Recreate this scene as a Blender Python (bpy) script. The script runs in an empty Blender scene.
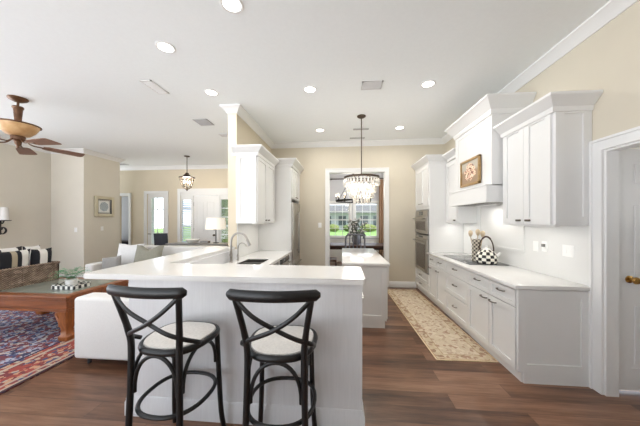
import bpy, bmesh, math, random
from mathutils import Vector, Matrix
random.seed(7)
PI = math.pi
S = bpy.context.scene
COL = S.collection

# ------------------------------------------------------------------ camera, world, light, exposure
FPX = 250.0
cam_d = bpy.data.cameras.new('camera'); cam = bpy.data.objects.new('camera', cam_d); COL.objects.link(cam)
cam_d.sensor_width = 36.0; cam_d.lens = FPX / 640 * 36; cam_d.shift_y = 7 / 640
cam_d.clip_start = 0.05; cam_d.clip_end = 300
cam.location = (0, 0, 1.52); cam.rotation_euler = (PI / 2, 0, math.atan(22 / 250))
S.camera = cam
W = bpy.data.worlds.new('daylight'); S.world = W; W.use_nodes = True
bg = W.node_tree.nodes['Background']; bg.inputs[1].default_value = 1.0
_t = W.node_tree; _tc = _t.nodes.new('ShaderNodeTexCoord'); _sx = _t.nodes.new('ShaderNodeSeparateXYZ'); _rp = _t.nodes.new('ShaderNodeValToRGB')
_ma = _t.nodes.new('ShaderNodeMath'); _ma.operation = 'MULTIPLY_ADD'; _ma.inputs[1].default_value = 0.5; _ma.inputs[2].default_value = 0.5
_t.links.new(_tc.outputs['Generated'], _sx.inputs[0]); _t.links.new(_sx.outputs[2], _ma.inputs[0]); _t.links.new(_ma.outputs[0], _rp.inputs[0]); _t.links.new(_rp.outputs[0], bg.inputs[0])
_e = _rp.color_ramp.elements; _e[0].position = 0.46; _e[0].color = (4.6, 4.75, 4.95, 1)     # lower half made to outshine the sky, lifts the ceiling; no terrace modelled
_e[1].position = 0.52; _e[1].color = (1.35, 1.5, 1.68, 1)                                  # sky
S.view_settings.view_transform = 'Standard'; S.view_settings.look = 'None'; S.view_settings.gamma = 1
S.view_settings.use_curve_mapping = False
S.view_settings.exposure = 0.57
RECESS_W = 6.0        # watts of one recessed ceiling lamp
S.cycles.use_denoising = True
S.cycles.max_bounces = 10; S.cycles.diffuse_bounces = 6; S.cycles.glossy_bounces = 4; S.cycles.transparent_max_bounces = 16
S.cycles.sample_clamp_indirect = 6
S.cycles.caustics_reflective = False; S.cycles.caustics_refractive = False

sun_d = bpy.data.lights.new('sun', 'SUN'); sun_d.energy = 1.7; sun_d.angle = 0.02; sun_d.color = (1, 0.96, 0.9)
sun = bpy.data.objects.new('sun', sun_d); COL.objects.link(sun); sun.rotation_euler = (math.radians(6), math.radians(38), 0)

def portal(name, loc, rot, sx, sy):
    d = bpy.data.lights.new(name, 'AREA'); d.shape = 'RECTANGLE'; d.size = sx; d.size_y = sy
    d.cycles.is_portal = True
    o = bpy.data.objects.new(name, d); COL.objects.link(o); o.location = loc; o.rotation_euler = rot

# the room is open behind the camera: daylight of the sky comes in there
portal('portal_open_side', (-4.4, -2.9, 1.65), (PI / 2, 0, 0), 6.4, 3.1)
portal('portal_left_openings', (-7.56, 1.0, 1.6), (0, -PI / 2, 0), 2.6, 5.8)  # unseen openings added in the left wall for more even light
portal('portal_hall', (-9.0, 7.35, 1.6), (0, -PI / 2, 0), 2.6, 1.1)  # alcove side left open out of view to light the entry
portal('portal_hall_gap', (-9.0, 8.45, 1.55), (0, -PI / 2, 0), 2.3, 0.5)  # opening added in the hidden hall wall to lighten its dark interior
portal('portal_dining_side', (2.4, 7.6, 1.7), (0, PI / 2, 0), 1.9, 2.3)  # opening added in the unseen dining side wall to let light in
portal('portal_dining', (0.4, 9.36, 1.5), (-PI / 2, 0, 0), 2.0, 1.3)

# ------------------------------------------------------------------ materials
def srgb(r, g, b):
    f = lambda c: (c / 255 / 12.92) if c / 255 <= 0.04045 else ((c / 255 + 0.055) / 1.055) ** 2.4
    return (f(r), f(g), f(b), 1)

class NT:
    """small helper over a material's node tree"""
    def __init__(s, name):
        s.m = bpy.data.materials.new(name); s.m.use_nodes = True; s.t = s.m.node_tree
        s.b = s.t.nodes['Principled BSDF']; s.o = s.t.nodes['Material Output']
        s.tc = None
    def n(s, typ, **kw):
        nd = s.t.nodes.new(typ)
        for k, v in kw.items(): setattr(nd, k, v)
        return nd
    def l(s, a, b): s.t.links.new(a, b)
    def obj(s):
        if s.tc is None: s.tc = s.n('ShaderNodeTexCoord')
        return s.tc.outputs['Object']
    def put(s, sock, v):
        if isinstance(v, (int, float)): sock.default_value = v
        elif isinstance(v, tuple): sock.default_value = v
        else: s.l(v, sock)
    def math(s, op, a, b=0.0, c=None):
        nd = s.n('ShaderNodeMath', operation=op); s.put(nd.inputs[0], a); s.put(nd.inputs[1], b)
        if c is not None: s.put(nd.inputs[2], c)
        return nd.outputs[0]
    def xyz(s, vec=None):
        nd = s.n('ShaderNodeSeparateXYZ'); s.l(vec or s.obj(), nd.inputs[0]); return nd.outputs
    def mapping(s, scale=(1, 1, 1), rot=(0, 0, 0), vec=None):
        nd = s.n('ShaderNodeMapping'); s.l(vec or s.obj(), nd.inputs[0]); nd.inputs['Scale'].default_value = scale
        nd.inputs['Rotation'].default_value = rot; return nd.outputs[0]
    def noise(s, scale=5, detail=3, vec=None, rough=0.5):
        nd = s.n('ShaderNodeTexNoise'); s.l(vec or s.obj(), nd.inputs['Vector']); nd.inputs['Scale'].default_value = scale
        nd.inputs['Detail'].default_value = detail; nd.inputs['Roughness'].default_value = rough; return nd.outputs[0]
    def ramp(s, fac, stops, interp='LINEAR'):
        nd = s.n('ShaderNodeValToRGB'); r = nd.color_ramp; r.interpolation = interp
        while len(r.elements) < len(stops): r.elements.new(0.5)
        for e, (p, c) in zip(r.elements, stops): e.position = p; e.color = c
        s.put(nd.inputs[0], fac); return nd.outputs[0]
    def mix(s, fac, a, b, blend='MIX'):
        nd = s.n('ShaderNodeMix', data_type='RGBA', blend_type=blend); s.put(nd.inputs[0], fac); s.put(nd.inputs[6], a); s.put(nd.inputs[7], b)
        return nd.outputs[2]
    def bump(s, h, strength=0.2, dist=0.01):
        nd = s.n('ShaderNodeBump'); nd.inputs['Strength'].default_value = strength; nd.inputs['Distance'].default_value = dist
        s.l(h, nd.inputs['Height']); s.l(nd.outputs[0], s.b.inputs['Normal'])
    def col(s, c): s.put(s.b.inputs['Base Color'], c); return s
    def par(s, rough=0.5, metal=0.0, **kw):
        s.b.inputs['Roughness'].default_value = rough; s.b.inputs['Metallic'].default_value = metal
        for k, v in kw.items(): s.b.inputs[k].default_value = v
        return s

def plain(name, rgb, rough=0.5, metal=0.0, var=0.04, scale=6.0, bump=0.0, stretch=(1, 1, 1)):
    m = NT(name); c = srgb(*rgb)
    nz = m.noise(scale, 3, m.mapping(stretch))
    lo = tuple(max(0, x * (1 - var)) for x in c[:3]) + (1,); hi = tuple(min(1, x * (1 + var)) for x in c[:3]) + (1,)
    m.col(m.ramp(nz, [(0.3, lo), (0.7, hi)])).par(rough, metal)
    if bump: m.bump(nz, bump)
    return m.m

M = {}
M['ceil'] = plain('ceiling_paint', (238, 242, 244), 0.9, var=0.01, scale=30)
M['wall'] = plain('beige_paint', (211, 203, 186), 0.85, var=0.012, scale=4)
M['wall_warm'] = plain('warm_beige_paint', (213, 202, 181), 0.85, var=0.012, scale=4)
M['wall_grey'] = plain('pale_grey_paint', (205, 205, 210), 0.85, var=0.012, scale=4)
M['wall_living'] = plain('grey_beige_paint', (216, 211, 199), 0.85, var=0.012, scale=4)
M['wall_hall'] = plain('hall_paint', (222, 216, 206), 0.85, var=0.012, scale=4)
M['trim'] = plain('white_trim_paint', (230, 230, 229), 0.45, var=0.008)
M['cab'] = plain('white_cabinet_paint', (225, 225, 224), 0.38, var=0.008)
M['panel'] = plain('white_washed_panel', (216, 216, 218), 0.45, var=0.03, scale=5, stretch=(14, 14, 1.0))
M['quartz'] = plain('white_quartz', (226, 225, 223), 0.12, var=0.02, scale=3)
M['splash'] = plain('white_stone_backsplash', (228, 228, 226), 0.2, var=0.012, scale=3)
M['black'] = plain('black_stained_wood', (20, 20, 21), 0.36, var=0.25, scale=12, stretch=(3, 3, 1))
M['cane'] = plain('pale_seat_fabric', (214, 211, 207), 0.85, var=0.07, scale=70, bump=0.1)
M['steel'] = plain('brushed_steel', (188, 184, 178), 0.3, 0.9, var=0.06, scale=8, stretch=(1, 1, 40))
M['steel_dark'] = plain('dark_steel', (120, 116, 112), 0.35, 0.9, var=0.05)
M['nickel'] = plain('brushed_nickel', (165, 160, 154), 0.28, 1.0, var=0.04)
M['pewter'] = plain('pewter_pull', (112, 104, 97), 0.4, 0.8, var=0.05)
M['bronze'] = plain('oiled_bronze', (84, 72, 62), 0.45, 0.7, var=0.1)
M['bronze_fan'] = plain('antique_bronze', (104, 74, 52), 0.42, 0.5, var=0.2, scale=14)
M['brass'] = plain('brass', (190, 150, 86), 0.25, 1.0, var=0.05)
M['blackglass'] = plain('black_ceramic_glass', (88, 90, 91), 0.08, var=0.03)
M['ovenglass'] = plain('oven_window_glass', (92, 84, 78), 0.08, 0.3, var=0.03)
M['wood'] = plain('amber_wood', (136, 78, 42), 0.35, var=0.3, scale=3, stretch=(1, 9, 9))
M['wood_leg'] = plain('amber_wood_leg', (152, 90, 46), 0.35, var=0.3, scale=4, stretch=(9, 9, 1))
M['wood_dark'] = plain('dark_walnut', (72, 52, 44), 0.4, var=0.2, scale=4, stretch=(1, 8, 8))
M['blade'] = plain('walnut_blade', (122, 86, 66), 0.5, var=0.15, scale=8, stretch=(1, 6, 6))
M['spoon'] = plain('wooden_spoon', (196, 178, 150), 0.6, var=0.1, scale=9)
M['sofa'] = plain('white_sofa_fabric', (226, 224, 221), 0.9, var=0.02, scale=90, bump=0.05)
M['sofa_leg'] = plain('dark_sofa_leg', (52, 50, 50), 0.5)
M['cushion_white'] = plain('white_cushion', (232, 231, 230), 0.9, var=0.03, scale=40)
M['cushion_sage'] = plain('sage_cushion', (150, 148, 134), 0.9, var=0.06, scale=40)
M['throw'] = plain('grey_throw', (158, 156, 152), 0.95, var=0.06, scale=60)
M['navy'] = plain('navy_fabric', (44, 52, 76), 0.8, var=0.3, scale=16)
M['navychair'] = plain('dark_chair_fabric', (58, 62, 70), 0.8, var=0.1)
M['consoletop'] = plain('grey_console_top', (128, 126, 124), 0.35, var=0.06)
M['consolebase'] = plain('pale_console_frame', (196, 194, 190), 0.5)
M['ceramic'] = plain('white_ceramic', (236, 235, 232), 0.25, var=0.015)
M['plastic'] = plain('white_plastic', (240, 240, 238), 0.4, var=0.01)
M['socket'] = plain('dark_socket', (120, 118, 116), 0.5)
M['fern'] = plain('fern_green', (96, 160, 112), 0.6, var=0.25, scale=30)
M['vent'] = plain('vent_grey', (176, 176, 178), 0.6, var=0.02)
M['vent_white'] = plain('vent_white', (205, 205, 206), 0.6, var=0.02)
M['vent_slot'] = plain('vent_shadow_gap', (92, 92, 94), 0.8)
M['rubber'] = plain('dark_rubber', (46, 46, 48), 0.7)
M['petal'] = plain('dusty_petal', (190, 182, 180), 0.8, var=0.15, scale=30)
M['stem'] = plain('grey_green_leaf', (96, 100, 92), 0.8, var=0.2, scale=30)
M['vase'] = plain('grey_glaze', (120, 122, 132), 0.25, var=0.08)
M['curtain'] = plain('tan_curtain', (176, 146, 122), 0.9, var=0.08, scale=8, stretch=(10, 10, 0.3))
M['lawn'] = plain('lawn_green', (132, 168, 92), 0.95, var=0.18, scale=0.8)
M['hedge'] = plain('hedge_green', (104, 118, 70), 0.95, var=0.35, scale=6, bump=0.6)
M['hedge_light'] = plain('light_shrub_green', (122, 132, 74), 0.95, var=0.3, scale=6, bump=0.6)
M['stucco'] = plain('grey_stucco', (172, 174, 178), 0.9, var=0.04)
M['roof'] = plain('grey_roof', (150, 148, 150), 0.9, var=0.1, scale=3)
M['darkwin'] = plain('dark_window', (70, 78, 84), 0.1)
M['sign'] = plain('frame_champagne', (196, 188, 164), 0.4, 0.2)
M['goldframe'] = plain('gold_frame', (166, 136, 92), 0.45, 0.25, var=0.2, scale=40)

def emissive(name, rgb, strength):
    m = NT(name); c = srgb(*rgb); m.col(c)
    nz = m.noise(3); m.l(m.ramp(nz, [(0, c), (1, c)]), m.b.inputs['Emission Color']); m.b.inputs['Emission Strength'].default_value = strength
    return m.m
M['lens'] = emissive('lamp_lens', (255, 250, 242), 3.0)
M['bulb'] = emissive('warm_bulb', (255, 232, 200), 3.0)
M['shade'] = emissive('lit_lamp_shade', (246, 240, 230), 0.25)
M['bowl'] = None

def glassy(name, tint=(1, 1, 1, 1), amount=0.12, rough=0.03):
    m = NT(name); t = m.n('ShaderNodeBsdfTransparent'); t.inputs[0].default_value = tint
    g = m.n('ShaderNodeBsdfGlossy'); g.inputs['Roughness'].default_value = rough
    lw = m.n('ShaderNodeLayerWeight'); lw.inputs[0].default_value = 0.25
    f = m.math('MULTIPLY_ADD', lw.outputs['Fresnel'], 0.5, amount)
    mx = m.n('ShaderNodeMixShader'); m.l(f, mx.inputs[0]); m.l(t.outputs[0], mx.inputs[1]); m.l(g.outputs[0], mx.inputs[2])
    m.l(mx.outputs[0], m.o.inputs['Surface']); return m.m
M['glass'] = glassy('window_glass', amount=0.02)
M['lampglass'] = glassy('lantern_glass', (0.95, 0.95, 0.92, 1), 0.08)

def m_crystal():
    m = NT('crystal'); m.col(srgb(252, 251, 249)).par(0.08, 0.0)
    m.b.inputs['Transmission Weight'].default_value = 0.35; m.b.inputs['IOR'].default_value = 1.5
    nz = m.noise(40); m.l(m.ramp(nz, [(0.3, srgb(255, 250, 240)), (0.7, srgb(244, 242, 238))]), m.b.inputs['Base Color'])
    return m.m
M['crystal'] = m_crystal()

def m_bowl():
    m = NT('amber_alabaster'); nz = m.noise(7, 4)
    c = m.ramp(nz, [(0.3, srgb(184, 136, 86)), (0.7, srgb(224, 190, 142))])
    m.col(c).par(0.4); m.l(c, m.b.inputs['Emission Color']); m.b.inputs['Emission Strength'].default_value = 0.04
    return m.m
M['bowl'] = m_bowl()

def m_floor():
    m = NT('wood_plank_floor')
    br = m.n('ShaderNodeTexBrick'); m.l(m.obj(), br.inputs['Vector']); br.offset = 0.37; br.offset_frequency = 2
    br.inputs['Scale'].default_value = 1; br.inputs['Brick Width'].default_value = 1.45; br.inputs['Row Height'].default_value = 0.175
    br.inputs['Mortar Size'].default_value = 0.0016; br.inputs['Mortar Smooth'].default_value = 0.2; br.inputs['Bias'].default_value = 0
    br.inputs['Color1'].default_value = (0.0, 0.0, 0.0, 1); br.inputs['Color2'].default_value = (1, 1, 1, 1); br.inputs['Mortar'].default_value = (0.5, 0.5, 0.5, 1)
    bw = m.n('ShaderNodeRGBToBW'); m.l(br.outputs['Color'], bw.inputs[0])
    # grain follows the board, shifted per board
    x, y, z = m.xyz()
    cx = m.n('ShaderNodeCombineXYZ'); m.l(m.math('ADD', x, m.math('MULTIPLY', bw.outputs[0], 37.0)), cx.inputs[0]); m.l(y, cx.inputs[1])
    g1 = m.noise(1.0, 5, m.mapping((1.0, 9.0, 1), vec=cx.outputs[0]), 0.6)
    g2 = m.noise(1.0, 6, m.mapping((4.0, 60.0, 1), vec=cx.outputs[0]), 0.65)
    v = m.math('ADD', m.math('MULTIPLY', g1, 0.75), m.math('ADD', m.math('MULTIPLY', g2, 0.35), m.math('MULTIPLY', bw.outputs[0], 0.26)))
    c = m.ramp(v, [(0.40, srgb(58, 38, 29)), (0.57, srgb(96, 66, 49)), (0.72, srgb(128, 92, 70)), (0.90, srgb(154, 118, 94))])
    c = m.mix(m.math('MULTIPLY', br.outputs['Fac'], 0.75), c, srgb(52, 36, 30))
    m.col(c).par(0.3); m.bump(g2, 0.05, 0.004)
    return m.m
M['floor'] = m_floor()

def rug_mat(name, hx, hy, palette, border, edge, scale):
    m = NT(name); x, y, z = m.xyz()
    d = m.math('MINIMUM', m.math('SUBTRACT', hx, m.math('ABSOLUTE', x)), m.math('SUBTRACT', hy, m.math('ABSOLUTE', y)))
    vo = m.n('ShaderNodeTexVoronoi'); m.l(m.obj(), vo.inputs['Vector']); vo.inputs['Scale'].default_value = scale
    bw = m.n('ShaderNodeSeparateColor'); m.l(vo.outputs['Color'], bw.inputs[0])
    nz = m.noise(scale * 0.5, 3)
    f = m.math('ADD', m.math('MULTIPLY', bw.outputs[0], 0.6), m.math('MULTIPLY', nz, 0.4))
    field = m.ramp(f, palette, 'CONSTANT')
    bf = m.ramp(m.math('ADD', m.math('MULTIPLY', bw.outputs[1], 0.7), m.math('MULTIPLY', nz, 0.3)), border, 'CONSTANT')
    inb = m.math('LESS_THAN', d, edge[0]); c = m.mix(inb, field, bf)
    for lo, hi, colr in edge[1]:
        band = m.math('MULTIPLY', m.math('GREATER_THAN', d, lo), m.math('LESS_THAN', d, hi))
        c = m.mix(band, c, colr)
    fine = m.noise(220, 2)
    c = m.mix(0.35, c, m.ramp(fine, [(0.3, (0.25, 0.25, 0.25, 1)), (0.7, (0.9, 0.9, 0.9, 1))]), 'SOFT_LIGHT')
    m.col(c).par(0.95); m.bump(fine, 0.3, 0.004)
    return m.m
c_ = srgb
M['persian'] = rug_mat('persian_rug', 2.0, 1.9,
    [(0.0, c_(58, 58, 86)), (0.26, c_(120, 62, 68)), (0.38, c_(168, 172, 190)), (0.46, c_(76, 80, 116)), (0.55, c_(190, 180, 172)), (0.62, c_(128, 66, 68)), (0.70, c_(150, 146, 162)), (0.76, c_(62, 60, 90))],
    [(0.0, c_(148, 66, 58)), (0.32, c_(116, 54, 58)), (0.46, c_(188, 142, 112)), (0.56, c_(158, 70, 60)), (0.68, c_(176, 160, 142)), (0.76, c_(72, 72, 102))],
    (0.52, [(0.0, 0.035, c_(58, 32, 40)), (0.035, 0.06, c_(176, 156, 140)), (0.1, 0.13, c_(172, 152, 136)), (0.40, 0.44, c_(182, 164, 146)), (0.50, 0.53, c_(48, 40, 66))]), 22.0)
M['runner'] = rug_mat('runner_rug', 0.325, 1.38,
    [(0.0, c_(170, 140, 120)), (0.24, c_(206, 190, 166)), (0.5, c_(214, 200, 178)), (0.62, c_(186, 162, 142)), (0.70, c_(200, 184, 158)), (0.84, c_(164, 150, 134))],
    [(0.0, c_(158, 130, 108)), (0.3, c_(198, 180, 152)), (0.6, c_(206, 190, 164)), (0.75, c_(172, 140, 120))],
    (0.12, [(0.0, 0.012, c_(224, 202, 168)), (0.015, 0.022, c_(178, 146, 112)), (0.115, 0.123, c_(170, 142, 112))]), 26.0)

def checker_mat(name, kind, nu, nv, a, b, rough=0.25):
    m = NT(name); x, y, z = m.xyz()
    if kind == 'lathe': u = m.math('MULTIPLY', m.math('ARCTAN2', y, x), nu / (2 * PI)); v = m.math('MULTIPLY', z, nv)
    else: u = m.math('MULTIPLY', m.math('ADD', x, y), nu); v = m.math('MULTIPLY', z, nv)
    k = m.math('FLOORED_MODULO', m.math('ADD', m.math('FLOOR', u), m.math('FLOOR', v)), 2.0)
    m.col(m.mix(k, a, b)).par(rough); return m.m
M['kettle'] = checker_mat('kettle_check', 'lathe', 16, 25.0, c_(236, 232, 220), c_(34, 33, 33), 0.15)
M['canister'] = checker_mat('canister_check', 'lathe', 14, 36.0, c_(222, 214, 198), c_(84, 76, 66), 0.3)
M['tray'] = checker_mat('tray_check', 'box', 26, 22.0, c_(236, 234, 228), c_(30, 30, 32), 0.3)

def stripe_mat(name, seq, width, off=0.0):
    """vertical stripes along local x"""
    m = NT(name); x, y, z = m.xyz(); n = len(seq)
    f = m.math('FRACT', m.math('ADD', m.math('DIVIDE', x, width), off + 0.5))
    m.col(m.ramp(f, seq, 'CONSTANT')).par(0.9)
    m.bump(m.noise(120), 0.1, 0.003); return m.m
BK, WH, TN = c_(30, 31, 38), c_(232, 230, 226), c_(176, 164, 142)
M['stripe_tan'] = stripe_mat('tan_black_white_stripe', [(0, WH), (.2, BK), (.48, TN), (.61, BK), (.72, WH), (.91, BK)], 0.46)
M['stripe_bw'] = stripe_mat('black_white_stripe', [(0, BK), (.3, WH), (.66, BK)], 0.27)
M['stripe_back'] = stripe_mat('white_black_corner_stripe', [(0, BK), (.2, WH), (.82, BK)], 0.30)

def m_wicker():
    m = NT('wicker'); x, y, z = m.xyz()
    a = m.math('SINE', m.math('MULTIPLY', m.math('ADD', x, y), 190.0)); b = m.math('SINE', m.math('MULTIPLY', z, 230.0))
    w = m.math('MULTIPLY', a, b); nz = m.noise(12, 4)
    v = m.math('ADD', m.math('MULTIPLY', w, 0.25), nz)
    m.col(m.ramp(v, [(0.25, c_(92, 76, 66)), (0.5, c_(138, 118, 102)), (0.8, c_(180, 162, 146))])).par(0.8); m.bump(w, 0.6, 0.006); return m.m
M['wicker'] = m_wicker()

def m_painting():
    m = NT('still_life_paint'); x, y, z = m.xyz()
    nz = m.noise(14, 5, m.mapping((1, 1, 1.0)))
    r = m.math('SQRT', m.math('ADD', m.math('POWER', m.math('MULTIPLY', y, 6.0), 2.0), m.math('POWER', m.math('MULTIPLY', z, 7.0), 2.0)))
    blob = m.math('LESS_THAN', m.math('ADD', r, m.math('MULTIPLY', nz, 1.2)), 1.45)
    bgc = m.ramp(z, [(0.0, c_(158, 132, 106)), (0.06, c_(186, 178, 164))])
    fl = m.ramp(m.noise(26, 3), [(0.25, c_(122, 70, 58)), (0.42, c_(224, 190, 160)), (0.52, c_(240, 226, 206)), (0.6, c_(196, 120, 92)), (0.7, c_(110, 104, 72))], 'CONSTANT')
    m.col(m.mix(blob, bgc, fl)).par(0.5); return m.m
M['painting'] = m_painting()

def m_medallion():
    m = NT('medallion_print'); x, y, z = m.xyz()
    r = m.math('SQRT', m.math('ADD', m.math('POWER', y, 2.0), m.math('POWER', z, 2.0)))
    ang = m.math('ARCTAN2', z, y)
    pet = m.math('MULTIPLY', m.math('SINE', m.math('MULTIPLY', ang, 8.0)), m.math('SINE', m.math('MULTIPLY', r, 150.0)))
    c = m.ramp(pet, [(0.0, c_(186, 196, 200)), (0.45, c_(110, 126, 138))])
    c = m.mix(m.math('GREATER_THAN', r, 0.125), c, c_(226, 228, 226))
    sq = m.math('MAXIMUM', m.math('ABSOLUTE', y), m.math('ABSOLUTE', z))
    c = m.mix(m.math('GREATER_THAN', sq, 0.16), c, c_(96, 100, 104))
    c = m.mix(m.math('GREATER_THAN', sq, 0.172), c, c_(214, 214, 208))
    m.col(c).par(0.5); return m.m
M['medallion'] = m_medallion()

# ------------------------------------------------------------------ mesh helpers
class MB:
    def __init__(s): s.b = bmesh.new()
    def box(s, x0, x1, y0, y1, z0, z1, bev=0.0, seg=2):
        r = bmesh.ops.create_cube(s.b, size=1); vs = r['verts']
        bmesh.ops.scale(s.b, vec=(abs(x1 - x0), abs(y1 - y0), abs(z1 - z0)), verts=vs)
        bmesh.ops.translate(s.b, vec=((x0 + x1) / 2, (y0 + y1) / 2, (z0 + z1) / 2), verts=vs)
        if bev:
            es = list({e for v in vs for e in v.link_edges})
            bmesh.ops.bevel(s.b, geom=es, offset=bev, segments=seg, profile=0.5, affect='EDGES')
        return s
    def cyl(s, p0, p1, r0, r1=None, n=20, caps=True):
        r1 = r0 if r1 is None else r1; p0 = Vector(p0); p1 = Vector(p1); d = p1 - p0
        q = d.to_track_quat('Z', 'Y'); a = []; b = []
        for i in range(n):
            t = 2 * PI * i / n; u = Vector((math.cos(t), math.sin(t), 0))
            a.append(s.b.verts.new(p0 + q @ (u * r0))); b.append(s.b.verts.new(p1 + q @ (u * r1)))
        for i in range(n): s.b.faces.new((a[i], a[(i + 1) % n], b[(i + 1) % n], b[i]))
        if caps: s.b.faces.new(a[::-1]); s.b.faces.new(b)
        return s
    def lathe(s, prof, c=(0, 0, 0), n=28, axis=None):
        """prof: [(r, z)]; closed at ends when r = 0"""
        c = Vector(c); q = Vector(axis).to_track_quat('Z', 'Y') if axis else None; rings = []
        for r, z in prof:
            if r < 1e-6:
                p = Vector((0, 0, z)); rings.append([s.b.verts.new(c + (q @ p if q else p))])
            else:
                ring = []
                for i in range(n):
                    t = 2 * PI * i / n; p = Vector((r * math.cos(t), r * math.sin(t), z)); ring.append(s.b.verts.new(c + (q @ p if q else p)))
                rings.append(ring)
        for a, b in zip(rings, rings[1:]):
            for i in range(n):
                j = (i + 1) % n
                if len(a) == 1 and len(b) == 1: continue
                if len(a) == 1: s.b.faces.new((a[0], b[j], b[i]))
                elif len(b) == 1: s.b.faces.new((a[i], a[j], b[0]))
                else: s.b.faces.new((a[i], a[j], b[j], b[i]))
        return s
    def tube(s, pts, r, n=10, closed=False, ry=None, up=(0, 0, 1)):
        """tube along points, radius r (or list); ry gives the second radius of an oval section"""
        P = [Vector(p) for p in pts]; N = len(P); rings = []; up = Vector(up)
        for i, p in enumerate(P):
            if closed: t = P[(i + 1) % N] - P[i - 1]
            else: t = P[min(i + 1, N - 1)] - P[max(i - 1, 0)]
            t.normalize(); sd = t.cross(up)
            if sd.length < 1e-4: sd = t.cross(Vector((0, 1, 0)))
            sd.normalize(); w = sd.cross(t).normalized()
            ra = r[i] if isinstance(r, (list, tuple)) else r
            rb = ra if ry is None else (ry[i] if isinstance(ry, (list, tuple)) else ry)
            rings.append([s.b.verts.new(p + sd * ra * math.cos(2 * PI * k / n) + w * rb * math.sin(2 * PI * k / n)) for k in range(n)])
        M_ = N if closed else N - 1
        for i in range(M_):
            a = rings[i]; b = rings[(i + 1) % N]
            for k in range(n): s.b.faces.new((a[k], a[(k + 1) % n], b[(k + 1) % n], b[k]))
        if not closed: s.b.faces.new(rings[0][::-1]); s.b.faces.new(rings[-1])
        return s
    def sweep(s, prof, path, closed=False):
        """moulding: prof [(out, z)] closed polygon, swept along XY path; out is to the LEFT of the travel direction"""
        P = [Vector((p[0], p[1])) for p in path]; N = len(P); rings = []
        def nrm(a, b): d = (b - a).normalized(); return Vector((-d.y, d.x))
        for i in range(N):
            if closed or 0 < i < N - 1:
                n0 = nrm(P[i - 1], P[i]); n1 = nrm(P[i], P[(i + 1) % N]); k = n0 + n1; mi = k / max(0.2, k.dot(n0))
            else: mi = nrm(P[0], P[1]) if i == 0 else nrm(P[N - 2], P[N - 1])
            rings.append([s.b.verts.new((P[i].x + mi.x * o, P[i].y + mi.y * o, z)) for o, z in prof])
        m = len(prof)
        for i in range(N if closed else N - 1):
            a = rings[i]; b = rings[(i + 1) % N]
            for k in range(m): s.b.faces.new((a[k], a[(k + 1) % m], b[(k + 1) % m], b[k]))
        if not closed: s.b.faces.new(rings[0]); s.b.faces.new(rings[-1][::-1])
        return s
    def prism(s, poly, z0, z1, bev=0.0):
        a = [s.b.verts.new((p[0], p[1], z0)) for p in poly]; b = [s.b.verts.new((p[0], p[1], z1)) for p in poly]; n = len(poly); fs = []
        for i in range(n): fs.append(s.b.faces.new((a[i], a[(i + 1) % n], b[(i + 1) % n], b[i])))
        fs.append(s.b.faces.new(a[::-1])); fs.append(s.b.faces.new(b))
        if bev:
            es = list({e for f in fs[-2:] for e in f.edges}); bmesh.ops.bevel(s.b, geom=es, offset=bev, segments=3, profile=0.5, affect='EDGES')
        return s
    def bb(s, O, U, V, Nn, u0, u1, v0, v1, n0, n1):
        """box in an oriented frame"""
        O, U, V, Nn = Vector(O), Vector(U), Vector(V), Vector(Nn)
        vs = [s.b.verts.new(O + U * u + V * v + Nn * n) for n in (n0, n1) for v in (v0, v1) for u in (u0, u1)]
        for f in ((0, 1, 3, 2), (4, 6, 7, 5), (0, 4, 5, 1), (2, 3, 7, 6), (0, 2, 6, 4), (1, 5, 7, 3)): s.b.faces.new([vs[i] for i in f])
        return s
    def shaker(s, O, U, N, w, h, t=0.02, rail=0.062, rec=0.013):
        V = (0, 0, 1)
        s.bb(O, U, V, N, 0, rail, 0, h, 0, t).bb(O, U, V, N, w - rail, w, 0, h, 0, t)
        s.bb(O, U, V, N, rail, w - rail, 0, rail, 0, t).bb(O, U, V, N, rail, w - rail, h - rail, h, 0, t)
        s.bb(O, U, V, N, rail, w - rail, rail, h - rail, 0, t - rec)
        return s
    def ball(s, c, r, sc=(1, 1, 1), sub=2):
        v = bmesh.ops.create_icosphere(s.b, subdivisions=sub, radius=r)['verts']
        bmesh.ops.scale(s.b, vec=sc, verts=v); bmesh.ops.translate(s.b, vec=c, verts=v); return s
    def data(s, name, mat, smooth=True, ang=35):
        bmesh.ops.recalc_face_normals(s.b, faces=s.b.faces[:])
        me = bpy.data.meshes.new(name); s.b.to_mesh(me); s.b.free()
        if mat is not None: me.materials.append(mat)
        if smooth:
            me.polygons.foreach_set('use_smooth', [True] * len(me.polygons))
            me.set_sharp_from_angle(angle=math.radians(ang))
        return me

WORLD_BUILT = set()
def obj(name, mb, mat, parent=None, local=False, smooth=True):
    """links one mesh object. Meshes are in world coordinates unless local; children of an Empty are shifted back to it."""
    me = mb.data(name, mat, smooth) if isinstance(mb, MB) else mb
    o = bpy.data.objects.new(name, me); COL.objects.link(o)
    if parent is not None:
        o.parent = parent
        if parent.type == 'EMPTY' and not local: o.location = -parent.location
    elif not local and len(me.vertices):
        # a thing of one mesh: put its origin at its base
        xs = [v.co.x for v in me.vertices]; ys = [v.co.y for v in me.vertices]; zs = [v.co.z for v in me.vertices]
        c = Vector(((min(xs) + max(xs)) / 2, (min(ys) + max(ys)) / 2, min(zs)))
        me.transform(Matrix.Translation(-c)); o.location = c
    return o
def tag(o, label, cat, group=None, kind=None):
    if label: o['label'] = label
    if cat: o['category'] = cat
    if group: o['group'] = group
    if kind: o['kind'] = kind
    return o
def thing(name, label, cat, loc, rz=0, group=None):
    o = bpy.data.objects.new(name, None); COL.objects.link(o); o.location = loc; o.rotation_euler = (0, 0, rz); o.empty_display_size = 0.1
    return tag(o, label, cat, group)
def struct(name, mb, mat, label, cat):
    me = mb.data(name, mat); o = bpy.data.objects.new(name, me); COL.objects.link(o)
    return tag(o, label, cat, None, 'structure')
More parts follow.
